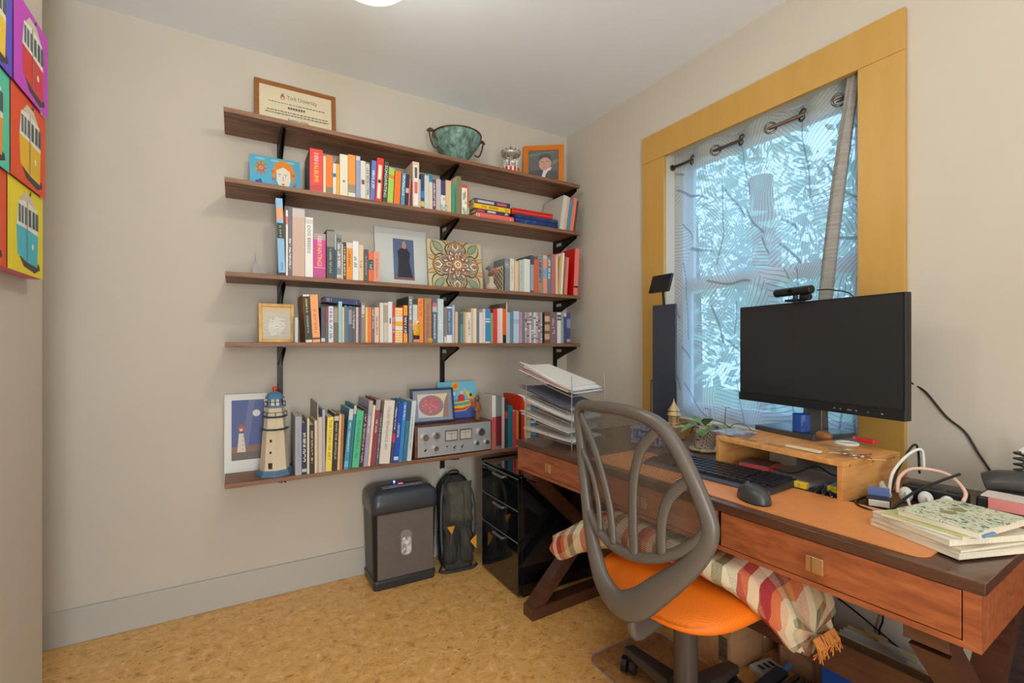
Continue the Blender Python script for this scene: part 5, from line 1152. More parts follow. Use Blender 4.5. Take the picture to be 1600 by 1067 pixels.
# tower lamp in the far corner of the desk
tx = 1.705; p0 = atx(1023, 640, tx); p1 = atx(1057, 640, tx); pt = atx(1040, 476, tx); pt2 = atx(1030, 432, tx)
t = thing('tower_lamp', 'slim black slab lamp with a tilted head at the far end of desk', 'lamp', (tx, (p0.y + p1.y) / 2, ZD), R(4)); hw_ = (p0.y - p1.y) / 2
B('lamp_column', -.012, .0, -hw_, hw_, .012, pt.z - ZD + .0, C(54, 60, 74, .25), t, bevel=.002)
MB().prism(rrect(-.06, .03, -.07, .07, .01), 0, .012, 'z').build('lamp_base', black_m, t)
B('lamp_head', -.006, .006, -hw_ * .95, hw_ * 1.0, -.04, .045, C(34, 36, 40, .2), t, bevel=.002, loc=(-.02, .008, pt2.z - ZD - .04), rot=(0, R(18), R(-8)))
MB().cyl((-.008, 0, pt.z - ZD - .01), (-.02, 0, pt2.z - ZD - .045), .006, 8).build('hinge', black_m, t)
MB().tube(spline([(-.014, -hw_ - .006, .012), (-.014, -hw_ - .006, .22), (-.014, -hw_ + .004, .24)], 5), .003, 6).tube(spline([(-.014, hw_ + .006, .012), (-.014, hw_ + .006, .22), (-.014, hw_ - .004, .24)], 5), .003, 6).build('wire_guard', black_m, t)
# paper tray with sheets
t = thing('paper_tray', 'wire letter tray of five tiers at the far corner of the desk', 'paper tray', (1.205, 1.60, ZD), R(18))
TS = [.10, .2, .24, .27, .3]
wire = C(176, 172, 166, .3, .8); hx, hy = .122, .115
zs_ = [.03, .075, .125, .17, .24]
for x, y in ((-hx, -hy), (hx, -hy), (-hx, hy), (hx, hy)): MB().cyl((x, y, 0), (x, y, zs_[-1] + .045), .0018, 6).build('post', wire, t)
sheet_c = [(226, 222, 214), (206, 202, 196), (232, 230, 226), (150, 150, 164), (228, 224, 220)]
for i, z in enumerate(zs_):
    dz_ = TS[i] * hy; r_ = MB().tube([(-hx, -hy, z - dz_), (hx, -hy, z - dz_), (hx, hy, z + dz_), (-hx, hy, z + dz_)], .0018, 6, True)
    for k in range(1, 6): r_.tube([(-hx + 2 * hx * k / 6, -hy, z - dz_), (-hx + 2 * hx * k / 6, hy, z + dz_)], .001, 5)
    r_.build('tier', wire, t)
PL = ['bottom tier', 'second tier from below', 'middle tier', 'fourth tier from below', 'top tier']
Mt = Matrix.Translation(t.location) @ Matrix.Rotation(R(18), 4, 'Z')
rn = random.Random(4)
for i, z in enumerate(zs_):
    th_ = [.006, .008, .016, .012, .026][i]; n_ = [2, 2, 4, 3, 6][i]
    pp = thing('paper_stack', 'loose %s papers on the %s of the wire letter tray' % (['pale', 'grey edged', 'white', 'dark topped', 'thick white'][i], PL[i]), 'papers', Mt @ Vector((0, .02, z + .0032 + TS[i] * .02)), R(18 + [1, -1, 1, -1, 1][i]), 'papers in the letter tray')
    for k in range(n_):
        off = rn.uniform(-.008, .008); o2 = rn.uniform(-.02, .02); cc = sheet_c[i] if k < n_ - 1 else [(232, 228, 222), (214, 210, 204), (236, 234, 232), (96, 98, 116), (226, 222, 216)][i]
        if i == 4 and k == 2: cc = (206, 120, 110)
        def sh(u, v, k=k, off=off, o2=o2, i=i):
            x = -.108 + .216 * u + off; y = -.115 + .25 * v + o2
            return (x, y, .0006 + th_ * k / n_ + TS[i] * y + .05 * max(0, (.35 - u)) * (.4 + k * .2) * max(0, v - .3))
        m_ = MB().grid(sh, 8, 8); vs0 = list(m_.v); nv = len(vs0); m_.v += [(x, y, z_ + max(.0008, th_ / n_ * .6)) for x, y, z_ in vs0]
        fs0 = list(m_.f); m_.f = [f[::-1] for f in fs0] + [tuple(j + nv for j in f) for f in fs0]
        ring = [j for j in range(9)] + [9 * j + 8 for j in range(1, 9)] + [80 - j for j in range(1, 9)] + [9 * (8 - j) for j in range(1, 8)]
        m_.f += [(ring[j], ring[(j + 1) % len(ring)], ring[(j + 1) % len(ring)] + nv, ring[j] + nv) for j in range(len(ring))]; m_.mi = [0] * len(m_.f)
        m_.build('sheet', C(*cc, .6), pp)
# plant
c = atz(1100, 705, ZD); t = thing('potted_plant', 'small prayer plant in a patterned pot on the desk by the window', 'plant', (1.56, 1.185, ZD))
pot_m, nt, p = nodes('patterned_pot'); v = coords(nt, (1, 1, 1)); wv = N(nt, 'ShaderNodeTexBrick'); 
wv.inputs['Scale'].default_value = 36; wv.inputs['Color1'].default_value = lin((226, 218, 206)); wv.inputs['Color2'].default_value = lin((214, 200, 190)); wv.inputs['Mortar'].default_value = lin((130, 108, 98)); wv.inputs['Mortar Size'].default_value = .05
v2 = coords(nt, (1, 1, 1), rot=(R(90), 0, 0)); nt.links.new(v2, wv.inputs['Vector']); nt.links.new(wv.outputs[0], p.inputs['Base Color'])
MB().lathe([(.035, .008), (.036, .01), (.05, .095), (.051, .1), (.046, .1), (.042, .085), (.01, .084)], 28).build('pot', pot_m, t, smooth=False)
MB().lathe([(.05, 0), (.056, .004), (.056, .009), (.03, .0085)], 24).build('saucer', C(196, 190, 160, .5), t, smooth=True); MB().lathe([(.043, .086), (.02, .09), (.001, .091)], 20).build('soil', C(60, 44, 34, .9), t)
lf_m = noise_mat('prayer_plant_leaf', [(.35, (60, 96, 54)), (.55, (120, 156, 96)), (.7, (70, 104, 60))], scale=(1, 1, 1), ns=40, rough=.5)
def leaf(parent, base, dirv, up, L, wd, curl, mat=lf_m):
    dirv = Vector(dirv).normalized(); side = dirv.cross(Vector(up)).normalized(); upv = side.cross(dirv); base = Vector(base)
    def f(u, v):
        s = (v - .5) * 2; wdt = wd * math.sin(math.pi * min(.999, u * .94 + .03)) ** .8
        return tuple(base + dirv * (L * u) + side * (s * wdt) + upv * (-curl * u * u * L + .25 * abs(s) * wdt))
    return MB().grid(f, 10, 6).build('leaf', mat, parent, smooth=True)
for k, (dx, dy, dz, L, wd, cu) in enumerate(((-.4, .8, .25, .085, .022, .5), (-.7, .2, .2, .07, .022, .6), (-.75, -.5, -.35, .065, .027, .1), (.1, -.9, .25, .09, .02, .6), (.2, .7, .5, .07, .02, .3), (-.2, -.3, .5, .06, .02, .4), (-.6, .6, .1, .06, .018, .7))):
    b_ = (dx * .03, dy * .03, .098); leaf(t, b_, (dx, dy, dz), (-.6, 0, .8) if k == 2 else (0, 0, 1), L, wd, cu)
for pts in ([(-.03, .0, .095), (-.056, .004, .09), (-.06, .0, .05), (-.066, -.01, .02)], [(-.03, .02, .095), (-.05, .03, .06), (-.07, .02, .025), (-.08, .0, .012), (-.075, -.04, .012)]): MB().tube(spline(pts, 5), .0022, 6).build('stem', C(130, 84, 62, .6), t, smooth=True)
t = thing('wire_ornament', 'thin grey wire bicycle ornament behind the potted plant', 'ornament', (1.65, 1.16, ZD), R(8)); wm_ = C(120, 128, 132, .35, .8)
for y, r_ in ((-.06, .052), (.075, .03)):
    MB().tube([(0, y + r_ * math.cos(i * math.pi / 14), r_ + .003 + r_ * math.sin(i * math.pi / 14)) for i in range(28)], .0016, 6, True).build('wheel', wm_, t)
MB().tube([(0, -.06, .055), (0, .0, .10), (0, .06, .11), (0, .075, .033)], .0018, 6).tube([(0, .0, .10), (0, .02, .045), (0, .075, .033)], .0018, 6).tube([(0, .0, .10), (0, -.004, .165), (0, -.02, .165)], .0018, 6).tube([(0, .06, .11), (0, .062, .15), (0, .085, .15)], .0018, 6).build('frame', wm_, t)
c = atz(1042, 652, ZD); t = thing('gold_ornament', 'tiny golden temple ornament in front of the tower lamp', 'ornament', (1.64, 1.40, ZD)); gm_ = C(206, 176, 126, .35, .6)
MB().lathe([(.03, 0), (.03, .01), (.022, .012), (.024, .04), (.03, .044), (.02, .06), (.026, .064), (.012, .085), (.004, .1), (.001, .115)], 12).build('ornament_body', gm_, t, smooth=False); MB().box(-.035, .035, -.035, .035, 0, .06).build('ornament_plinth', gm_, t, bevel=.004)
for o in t.children:
    if o.name.startswith('ornament_body'): o.location.z = .06
blue_m = noise_mat('blue_patterned_cover', [(.4, (40, 66, 130)), (.5, (90, 140, 200)), (.58, (220, 170, 110)), (.66, (40, 76, 150))], ns=50, rough=.4)
t = thing('patterned_box', 'blue patterned box behind the mesh of the chair on the desk', 'box', (1.43, 1.40, ZD), R(12)); B('box_body', 0, .09, -.1, .04, 0, .055, blue_m, t, bevel=.003); B('box_lid', -.002, .092, -.102, .042, .0555, .075, blue_m, t, bevel=.003)
# blue candle jar and clutter on the riser
def on_stand(px, py): return atz(px, py, ZS)
c = on_stand(1249, 681); t = thing('candle_jar', 'cobalt blue glass candle jar standing on the bamboo riser', 'candle', (1.60, .845, ZS + .0172))
MB().lathe([(.024, 0), (.026, .003), (.026, .058), (.0235, .058), (.0235, .03), (.001, .029)], 28).build('jar', C(22, 76, 160, .1, coat=.4), t, smooth=False); MB().lathe([(.022, .03), (.022, .046), (.001, .047)], 20).build('wax', C(60, 100, 170, .6), t)
c = on_stand(1180, 682); rn = random.Random(6)
for i, (cc, nm) in enumerate((((176, 150, 150), 'pinkish magazine lying at the left end of the bamboo riser'), ((196, 192, 196), 'pale leaflet on top of the magazine on the bamboo riser'))):
    o = MB().box(-.06, .06, -.05 + .004 * i, .05, 0, .003).build('magazine', noise_mat('printed_cover_%d' % i, [(.35, cc), (.5, (110, 96, 110)), (.62, (206, 190, 180))], ns=26, rough=.3), None, loc=(1.465, .985 + .01 * i, ZS + .0002 + .0034 * i), rot=(0, 0, R(20 - 30 * i))); tag(o, nm, 'magazine')
t = thing('wooden_mouse', 'small brown wooden mouse shaped object on the monitor base', 'ornament', (1.515, .735, ZS + .0170), R(60)); MB().ball((0, 0, .014), .014, 16, 10, (2.1, 1.2, 1)).build('wooden_body', wm, t, smooth=True); MB().tube([(-.012, -.014, .02), (.0, -.016, .021), (.012, -.014, .02)], .001, 5).build('carved_line', C(220, 196, 170, .6), t)
o = MB().tube([(.026 * math.cos(i * math.pi / 12), .026 * math.sin(i * math.pi / 12), .004) for i in range(24)], .004, 8, True).build('tape_roll', C(206, 204, 198, .4), None, loc=(1.50, .668, ZS + .0170)); tag(o, 'white ring of tape lying on the monitor base', 'tape'); o.scale = (1, 1, 1)
t = thing('red_lighter', 'small red plastic tool lying on the monitor base', 'tool', (1.585, .655, ZS + .0170), R(70)); B('tool_body', -.03, .03, -.009, .009, 0, .012, C(206, 40, 60, .35), t, bevel=.003); B('tool_tip', .0302, .042, -.005, .005, .002, .01, C(226, 110, 120, .3), t, bevel=.002)
t = thing('key_bunch', 'bunch of metal keys with a gold tag on the bamboo riser', 'keys', (1.425, .615, ZS), R(20))
MB().tube([(.015 * math.cos(i * math.pi / 8), .015 * math.sin(i * math.pi / 8), .003) for i in range(16)], .0012, 6, True).build('key_ring', chrome_m, t)
for k in range(5):
    M_ = Matrix.Rotation(R(k * 50 - 80), 4, 'Z') @ Matrix.Translation((.015, 0, .001 + .0026 * k)); mb = MB().prism(circle(.012, 0, .011, 12), 0, .002, 'z', M_).box(.022, .05, -.003, .003, 0, .002, M_); mb.build('key', chrome_m if k % 2 else brass_m, t)
MB().prism(circle(.03, .02, .014, 12), .015, .018, 'z').build('key_tag', C(196, 176, 110, .4, .5), t)
o = MB().box(-.008, .008, -.05, .05, 0, .007).build('wooden_ruler', C(226, 206, 172, .6), None, bevel=.002, loc=(1.40, .735, ZS + .0006), rot=(0, 0, srz)); tag(o, 'short pale stick lying on the front edge of the bamboo riser', 'stick')
# under the riser
t = thing('note_paper', 'sheets of white paper lying under the bamboo riser', 'papers', (1.50, .835, ZD + .0002), R(-4)); B('sheet', -.09, .09, -.12, .12, 0, .003, C(206, 208, 214, .6), t); B('sheet', -.07, .1, -.10, .10, .0032, .006, C(196, 190, 196, .6), t)
t = thing('red_notebook', 'small red edged notebook under the bamboo riser', 'notebook', (1.46, .90, ZD + .0066), R(10)); B('notebook_cover', -.05, .05, -.045, .045, 0, .02, C(196, 76, 70, .5), t, bevel=.001); B('notebook_top', -.048, .048, -.043, .043, .0202, .022, C(120, 90, 90, .5), t)
t = thing('white_box', 'small white carton standing under the bamboo riser', 'carton', (1.60, .905, ZD + .0002), R(8)); B('carton_body', -.02, .02, -.035, .035, 0, .062, C(228, 226, 222, .5), t, bevel=.001); B('carton_flap', -.0195, .0195, -.034, .034, .0622, .064, C(206, 200, 192, .5), t)
cable('riser_cable', 'thin dark cable looping under the bamboo riser', [(1.45, .86, ZD + .02), (1.47, .80, ZD + .015), (1.49, .745, ZD + .045), (1.53, .72, ZD + .02), (1.60, .70, ZD + .006)], .0022, C(36, 50, 66, .4))
o = B('tablet', -.10, .10, -.036, .036, 0, .008, C(60, 72, 92, .2), None, bevel=.002, loc=(1.49, .665, ZD + .0002), rot=(0, 0, R(-4))); tag(o, 'dark slate flat device lying under the right end of the riser', 'tablet'); # erasers and pens
ye_m = noise_mat('yellow_rubber', [(.3, (206, 176, 40)), (.7, (232, 206, 60))], ns=60, rough=.5)
for i, (px, py, a_) in enumerate(((1252, 763, 20), (1305, 771, 10))):
    c = atz(px, py, ZM); t = thing('yellow_eraser', ['yellow rubber block lying beside the keyboard', 'yellow rubber block lying beside the pens by the riser'][i], 'eraser', (c.x, c.y, ZM), R(a_ + 70), 'yellow rubber blocks'); B('rubber', -.018, .018, -.01, .01, 0, .02, ye_m, t, bevel=.005); B('paper_sleeve', -.006, .01, -.0103, .0103, .0002, .0203, C(196, 170, 70, .5), t, bevel=.005)
for i in range(3):
    c = atz(1278 + 10 * i, 768 + 3 * i, ZM); t = thing('pen', ['dark pen nearest the keyboard on the desk mat', 'dark pen in the middle of three on the desk mat', 'dark pen nearest the bamboo riser post'][i], 'pen', (c.x, c.y, ZM + .0045), R(12 + 9 * i), 'pens on the desk mat')
    MB().cyl((-.02, 0, 0), (.05, 0, 0), .0042, 10).build('barrel', C(36, 40, 52, .3), t, smooth=True); MB().cyl((-.028, 0, 0), (-.0201, 0, 0), .0015, 8, .004).build('tip', chrome_m, t)
# power strip, plugs, chargers
p0 = atz(1405, 775, ZD); t = thing('power_strip', 'black power strip with plugs lying on the desk beside the riser', 'power strip', (1.548, .487, ZD), R(0))
B('strip_body', -.025, .025, -.062, .062, 0, .04, C(36, 36, 40, .35), t, bevel=.006)
for y in (-.038, 0, .038): MB().prism(circle(0, y, .016, 14), .0401, .0412, 'z').build('socket', C(22, 22, 24, .4), t)
for i, (x, y, rz_) in enumerate(((-.055, .042, 0), (-.058, .0, 8), (-.06, -.042, -5))):
    pl = thing('white_plug', ['white rounded plug nearest the riser beside the power strip', 'white rounded plug in the middle beside the power strip', 'white rounded plug by the notebooks beside the power strip'][i], 'plug', t.matrix_basis @ Vector((x, y, 0)), R(rz_), 'white plugs by the power strip')
    MB().ball((0, 0, .02), .017, 14, 10, (.75, .9, 1.15)).build('plug_head', white_m, pl, smooth=True); MB().tube(spline([(0, 0, .03), (-.02, -.01, .022), (-.035, -.02, .006), (-.05, -.03, .004)], 5), .0035, 7).build('plug_cord', white_m, pl, smooth=True)
pl = thing('charging_plug', 'slim white plug lying between the riser and the power strip', 'plug', atz(1378, 772, ZD), R(0)); MB().tube(spline([(.03, .02, .035), (0, 0, .022), (-.05, -.035, .012)], 6), .008, 8, rad=[.005] + [.009] * 11 + [.006]).build('plug_body', white_m, pl, smooth=True)
pl = thing('usb_adapter', 'black adapter with a white end on the desk beside the riser', 'adapter', (1.40, .552, ZD), R(25)); B('adapter_body', -.015, .025, -.024, .024, 0, .02, C(34, 34, 38, .35), pl, bevel=.004); B('white_end', -.021, -.0155, -.021, .021, .002, .018, C(222, 220, 206, .5), pl, bevel=.002); B('blue_card', .026, .030, -.024, .02, 0, .04, C(110, 130, 190, .4), pl)
pk = C(232, 190, 170, .45)
cable('pink_cable', 'pale pink charging cable arching between riser and power strip', [(1.45, .53, ZD + .03), (1.475, .535, ZD + .065), (1.52, .52, ZD + .085), (1.55, .465, ZD + .08), (1.53, .425, ZD + .05), (1.50, .42, ZD + .03)], .0042, pk)
cable('white_cable', 'white cable arching over the power strip to an upright plug', [(1.46, .552, ZD + .02), (1.49, .555, ZD + .07), (1.56, .548, ZD + .11), (1.612, .536, ZD + .12), (1.618, .533, ZD + .07)], .0038, white_m)
cable('black_cable', 'black cable arching behind the white cable by the riser', [(1.48, .557, ZD + .02), (1.53, .556, ZD + .08), (1.60, .551, ZD + .13), (1.632, .55, ZD + .115), (1.635, .548, ZD + .05)], .003)
cable('looped_cable', 'black cable looping across the desk in front of the power strip', [(1.46, .575, ZD + .02), (1.40, .595, ZD + .004), (1.36, .585, ZD + .004), (1.335, .555, ZD + .004), (1.345, .515, ZD + .006), (1.42, .485, ZD + .05), (1.49, .455, ZD + .075), (1.55, .44, ZD + .085)], .0032)
# notebooks stack
rn = random.Random(9)
flor, nt, p = nodes('floral_cover'); v = coords(nt, (1, 1, 1)); n1 = N(nt, 'ShaderNodeTexNoise'); n1.inputs['Scale'].default_value = 62; n1.inputs['Detail'].default_value = 3; n1.inputs['Distortion'].default_value = 1.2; nt.links.new(v, n1.inputs['Vector'])
r1 = ramp(nt, n1.outputs[0], [(.36, (86, 110, 100)), (.42, (206, 212, 184)), (.56, (220, 222, 196)), (.62, (160, 150, 110)), (.68, (110, 130, 110))]); nt.links.new(r1.outputs[0], p.inputs['Base Color']); p.inputs['Roughness'].default_value = .5
zz = ZM; c = Vector((1.30, .376)); A0 = math.atan2(1, 0)
NB = [('cream ragged paper bundle at the bottom of the notebook stack', 'papers', .112, .088, .012, (222, 212, 190), -20), ('beige folder second from the bottom of the notebook stack', 'folder', .108, .084, .006, (206, 190, 166), -17), ('cream writing pad in the middle of the notebook stack', 'writing pad', .102, .08, .012, (226, 218, 200), -22), ('lime edged notebook under the floral one', 'notebook', .094, .07, .008, (196, 196, 130), -10)]
for i, (lab, cat, a_, b_, th_, cc, rz_) in enumerate(NB):
    t = thing(['paper_bundle', 'folder', 'writing_pad', 'notebook'][i], lab, cat, (c.x - .004 * i, c.y + .003 * i, zz + .0004), R(rz_)); B('page_block', -a_, a_, -b_, b_, 0, th_ * .7, page_m, t); B('cover', -a_ - .001, a_ + .001, -b_ - .001, b_ + .001, th_ * .7 + .0002, th_, C(*cc, .55), t, bevel=.0006); zz += th_ + .0008
t = thing('floral_notebook', 'notebook with a green floral cover on top of the stack', 'notebook', (c.x - .012, c.y - .012, zz + .0004), R(-8)); B('page_block', -.088, .088, -.066, .066, 0, .012, page_m, t); B('cover', -.09, .09, -.068, .068, .0122, .0145, flor, t, bevel=.0006)
a = MB()
MB().tube([(-.08, -.0685, .004), (-.04, -.0685, .004)], .003, 6).build('blue_clip', C(96, 140, 190, .4), t)
for s in (-1, 1):
    fl = [(0, 0)] + [(s * (.035 * u), .012 * math.sin(3 * u) + .006 * u) for u in (.4, .8, 1)] + [(s * .03, -.008), (s * .012, -.012)]
    MB().prism([(x, y + .01) for x, y in fl], .0146, .0149, 'z').build('butterfly_wing', C(150, 140, 90, .6), t)
# long black device with coiled cords
t = thing('desk_phone', 'long black rounded device lying along the wall on the desk', 'device', (1.675, .30, ZD), R(3))
B('device_base', -.09, .09, -.008, .125, 0, .035, C(44, 44, 48, .35), t, bevel=.008)
MB().tube(spline([(.03, .13, .045), (.03, .1, .058), (.03, .04, .062), (.03, -.006, .06)], 6), .02, 12, rad=[(.03, .014)] * 19).build('handset', C(70, 66, 64, .3), t, smooth=True)
B('paper_slip', -.088, -.02, .0, .115, .0352, .0375, C(226, 214, 206, .6), t); B('pink_slip', -.096, -.0905, .01, .1, .01, .0355, C(226, 140, 130, .6), t)
for i, y in enumerate((.075, .02)):
    P_ = [(.075 + .01 * math.cos(k * .7), y + .01 * math.sin(k * .7), .036 + .0016 * k) for k in range(60)]
    MB().tube(P_, .0032, 5).build('coiled_cord', C(56, 56, 56, .4), t, smooth=True)
MB().tube(spline([(.075, .075, .13), (.075, .05, .148), (.075, .02, .14)], 5), .007, 8).build('white_sleeve', white_m, t, smooth=True)
# ================================================================== office chair
CHX, CHY = 1.14, .93
chair = thing('office_chair', 'office chair with orange seat and dark mesh back pushed up to the desk', 'chair', (CHX, CHY, .0026))
XBK = .89
def bk(px, py, dx=0):
    p = atx(px, py, XBK); y = p.y - CHY; return Vector((XBK - CHX - .02 + .55 * (y + .03) ** 2 + dx, y, p.z))
plast = C(98, 90, 83, .32)
main = [(903, 640), (935, 636), (985, 642), (1030, 660), (1056, 692), (1080, 745), (1099, 800), (1105, 830), (1098, 860), (1072, 893), (1035, 922), (1003, 943), (975, 940), (950, 910), (936, 872), (926, 830), (917, 770), (908, 700)]
rads = [.016, .016, .0165, .018, .019, .0195, .0205, .022, .023, .027, .034, .039, .038, .032, .026, .021, .018, .0165]
pts = spline([bk(*p) for p in main], 5, True); rr_ = []
for i in range(len(main)):
    for k in range(5): v_ = rads[i] + (rads[(i + 1) % len(main)] - rads[i]) * k / 5; rr_.append((min(.018, v_), v_))
MB().tube(pts, .015, 10, True, rad=rr_, flat=(1, 0, 0)).build('back_frame', plast, chair, smooth=True)
rail = [(922, 796), (943, 830), (975, 857), (1015, 871), (1055, 867), (1088, 848), (1104, 824)]
MB().tube(spline([bk(*p) for p in rail], 6), .012, 10, rad=[(.013, .0135)] * 37, flat=(1, 0, 0)).build('mesh_rail', plast, chair, smooth=True)
for rb, r_ in (([(968, 848), (963, 795), (949, 740), (931, 692), (907, 648)], .012), ([(946, 828), (942, 782), (930, 738), (911, 704)], .0095), ([(1001, 866), (999, 800), (1001, 745), (1013, 700), (1040, 668)], .0145), ([(1041, 866), (1041, 818), (1050, 782), (1068, 760), (1086, 752)], .0145)):
    MB().tube(spline([bk(*p, -.004) for p in rb], 6), r_, 8, rad=[(.007, r_)] * ((len(rb) - 1) * 6 + 1), flat=(1, 0, 0)).build('back_rib', plast, chair, smooth=True)
mm, nt, p = nodes('chair_mesh_fabric'); v = coords(nt, (1, 1, 1), rot=(R(35), 0, 0)); ck = N(nt, 'ShaderNodeTexWave', wave_type='BANDS', bands_direction='Y'); ck.inputs['Scale'].default_value = 75; ck2 = N(nt, 'ShaderNodeTexWave', wave_type='BANDS', bands_direction='Z'); ck2.inputs['Scale'].default_value = 75
nt.links.new(v, ck.inputs['Vector']); nt.links.new(v, ck2.inputs['Vector']); mxm = N(nt, 'ShaderNodeMath', operation='MAXIMUM'); nt.links.new(ck.outputs['Fac'], mxm.inputs[0]); nt.links.new(ck2.outputs['Fac'], mxm.inputs[1])
gt = N(nt, 'ShaderNodeMath', operation='GREATER_THAN'); gt.inputs[1].default_value = .72; nt.links.new(mxm.outputs[0], gt.inputs[0]); nt.links.new(gt.outputs[0], p.inputs['Alpha']); p.inputs['Base Color'].default_value = lin((96, 88, 80)); p.inputs['Roughness'].default_value = .5
poly = spline([bk(*q_, .016) for q_ in [(922, 796), (917, 770), (908, 700), (903, 642), (935, 637), (985, 643), (1030, 661), (1056, 692), (1080, 745), (1099, 800), (1104, 824), (1088, 848), (1055, 867), (1015, 871), (975, 857), (943, 830)]], 3, True)
cen = sum(poly, Vector()) / len(poly); cen.x -= .012; n_ = len(poly); vs = []
for k in range(6):
    for q_ in poly: vs.append(cen + (q_ - cen) * (1 - k / 6))
vs.append(cen); fs = [(k * n_ + i, k * n_ + (i + 1) % n_, (k + 1) * n_ + (i + 1) % n_, (k + 1) * n_ + i) for k in range(5) for i in range(n_)] + [(5 * n_ + i, 5 * n_ + (i + 1) % n_, 6 * n_) for i in range(n_)]
MB().add(vs, fs).build('mesh_back', mm, chair, smooth=True)
orange, nt, p = nodes('orange_seat_mesh'); v = coords(nt, (1, 1, 1)); ck = N(nt, 'ShaderNodeTexChecker'); ck.inputs['Scale'].default_value = 330; ck.inputs['Color1'].default_value = lin((255, 134, 16)); ck.inputs['Color2'].default_value = lin((240, 108, 6)); nt.links.new(v, ck.inputs['Vector']); nt.links.new(ck.outputs[0], p.inputs['Base Color']); p.inputs['Roughness'].default_value = .55; bump(nt, p, ck.outputs['Fac'], .15, .002)
def seat(u, v):
    an = 2 * math.pi * u; ph_ = -math.pi / 2 + math.pi * v; ce, se = math.cos(ph_), math.sin(ph_)
    e = .62; cx_ = math.copysign(abs(math.cos(an)) ** e, math.cos(an)); sy_ = math.copysign(abs(math.sin(an)) ** e, math.sin(an)); cc = abs(ce) ** .45
    x = .235 * cx_ * cc; y = .23 * sy_ * cc
    z = .455 + .038 * math.copysign(abs(se) ** .8, se) - .018 * (x / .235) ** 2 * (1 if se > 0 else .2) + (-.03 * max(0, x - .15) / .09 if x > .15 else 0)
    return (x + .02, y + .012, z)
MB().grid(seat, 48, 16).build('seat', orange, chair, smooth=True)
B('seat_plate', -.1, .12, -.09, .09, .392, .43, C(30, 30, 32, .5), chair, bevel=.01)
MB().tube(spline([(-.235, -.02, .43), (-.23, -.02, .40), (-.18, -.01, .395), (-.08, 0, .405)], 5), .02, 8, rad=[(.035, .014)] * 16).build('back_bracket', plast, chair, smooth=True)
MB().lathe([(.016, .27), (.016, .40)], 16).build('gas_piston', C(50, 48, 48, .25, .6), chair, smooth=True); MB().lathe([(.034, .14), (.034, .355), (.03, .36), (.024, .36), (.024, .345)], 24).build('piston_cover', C(78, 68, 62, .4), chair, smooth=False)
basem = C(64, 58, 54, .4); MB().lathe([(.05, .085), (.055, .1), (.05, .145), (.036, .15)], 20).build('base_hub', basem, chair, smooth=True)
a0 = 80
for i in range(5):
    an = R(a0 + 72 * i); M_ = Matrix.Rotation(an, 4, 'Z')
    vs = [(.03, -.032, .1), (.03, .032, .1), (.03, .032, .142), (.03, -.032, .142), (.29, -.02, .068), (.29, .02, .068), (.29, .02, .094), (.29, -.02, .094)]
    lg = MB().add(vs, [(0, 1, 2, 3), (7, 6, 5, 4), (0, 4, 5, 1), (1, 5, 6, 2), (2, 6, 7, 3), (3, 7, 4, 0)], M_).build('base_leg', basem, chair, bevel=.006)
    cx_, cy_ = .285 * math.cos(an), .285 * math.sin(an); cs = R(a0 + 72 * i + 40 + 50 * i); dv_ = Vector((math.cos(cs), math.sin(cs), 0))
    mb = MB()
    for s in (-1, 1): mb.cyl(Vector((cx_, cy_, .026)) + dv_ * (s * .006), Vector((cx_, cy_, .026)) + dv_ * (s * .024), .026, 18)
    mb.build('caster', C(26, 26, 28, .4), lg); MB().cyl((cx_, cy_, .045), (cx_, cy_, .075), .007, 8).build('caster_stem', black_m, lg)
# plaid blanket over the seat
pm, nt, p = nodes('plaid_wool'); v = coords(nt, (1, 1, 1)); sx = N(nt, 'ShaderNodeSeparateXYZ'); nt.links.new(v, sx.inputs[0])
def bandsr(sock, freq, stops, off=0):
    m1 = N(nt, 'ShaderNodeMath', operation='MULTIPLY_ADD'); m1.inputs[1].default_value = freq; m1.inputs[2].default_value = off; nt.links.new(sock, m1.inputs[0]); fr = N(nt, 'ShaderNodeMath', operation='FRACT'); nt.links.new(m1.outputs[0], fr.inputs[0]); r_ = ramp(nt, fr.outputs[0], stops); r_.color_ramp.interpolation = 'CONSTANT'; return r_
ra = bandsr(sx.outputs['Y'], 6.2, [(0, (196, 70, 56)), (.14, (230, 216, 186)), (.34, (120, 116, 84)), (.5, (214, 196, 160)), (.62, (206, 120, 70)), (.72, (150, 40, 50)), (.86, (226, 206, 176))], .33)
rbn = bandsr(sx.outputs['X'], 11, [(0, (206, 90, 70)), (.2, (226, 210, 180)), (.45, (130, 124, 96)), (.6, (216, 160, 96)), (.8, (190, 60, 60))])
nz = N(nt, 'ShaderNodeTexNoise'); nz.inputs['Scale'].default_value = 520; nz.inputs['Detail'].default_value = 2; nt.links.new(v, nz.inputs['Vector'])
fx = ramp(nt, nz.outputs[0], [(.35, (84, 84, 84)), (.65, (190, 190, 190))]); mx = N(nt, 'ShaderNodeMix', data_type='RGBA'); nt.links.new(fx.outputs[0], mx.inputs[0]); nt.links.new(ra.outputs[0], mx.inputs[6]); nt.links.new(rbn.outputs[0], mx.inputs[7]); nt.links.new(mx.outputs[2], p.inputs['Base Color']); p.inputs['Roughness'].default_value = .95; bump(nt, p, nz.outputs[0], .5, .004)
bt = thing('plaid_blanket', 'folded red green and cream plaid wool blanket draped across the chair seat', 'blanket', (CHX, CHY, .49))
ctr = spline([(-.06, .47, -.075), (-.05, .40, -.035), (-.02, .25, .052), (.02, .1, .065), (.05, -.02, .066), (.07, -.11, .064), (.09, -.19, .055), (.11, -.262, .0), (.125, -.295, -.07)], 5); nb = len(ctr)
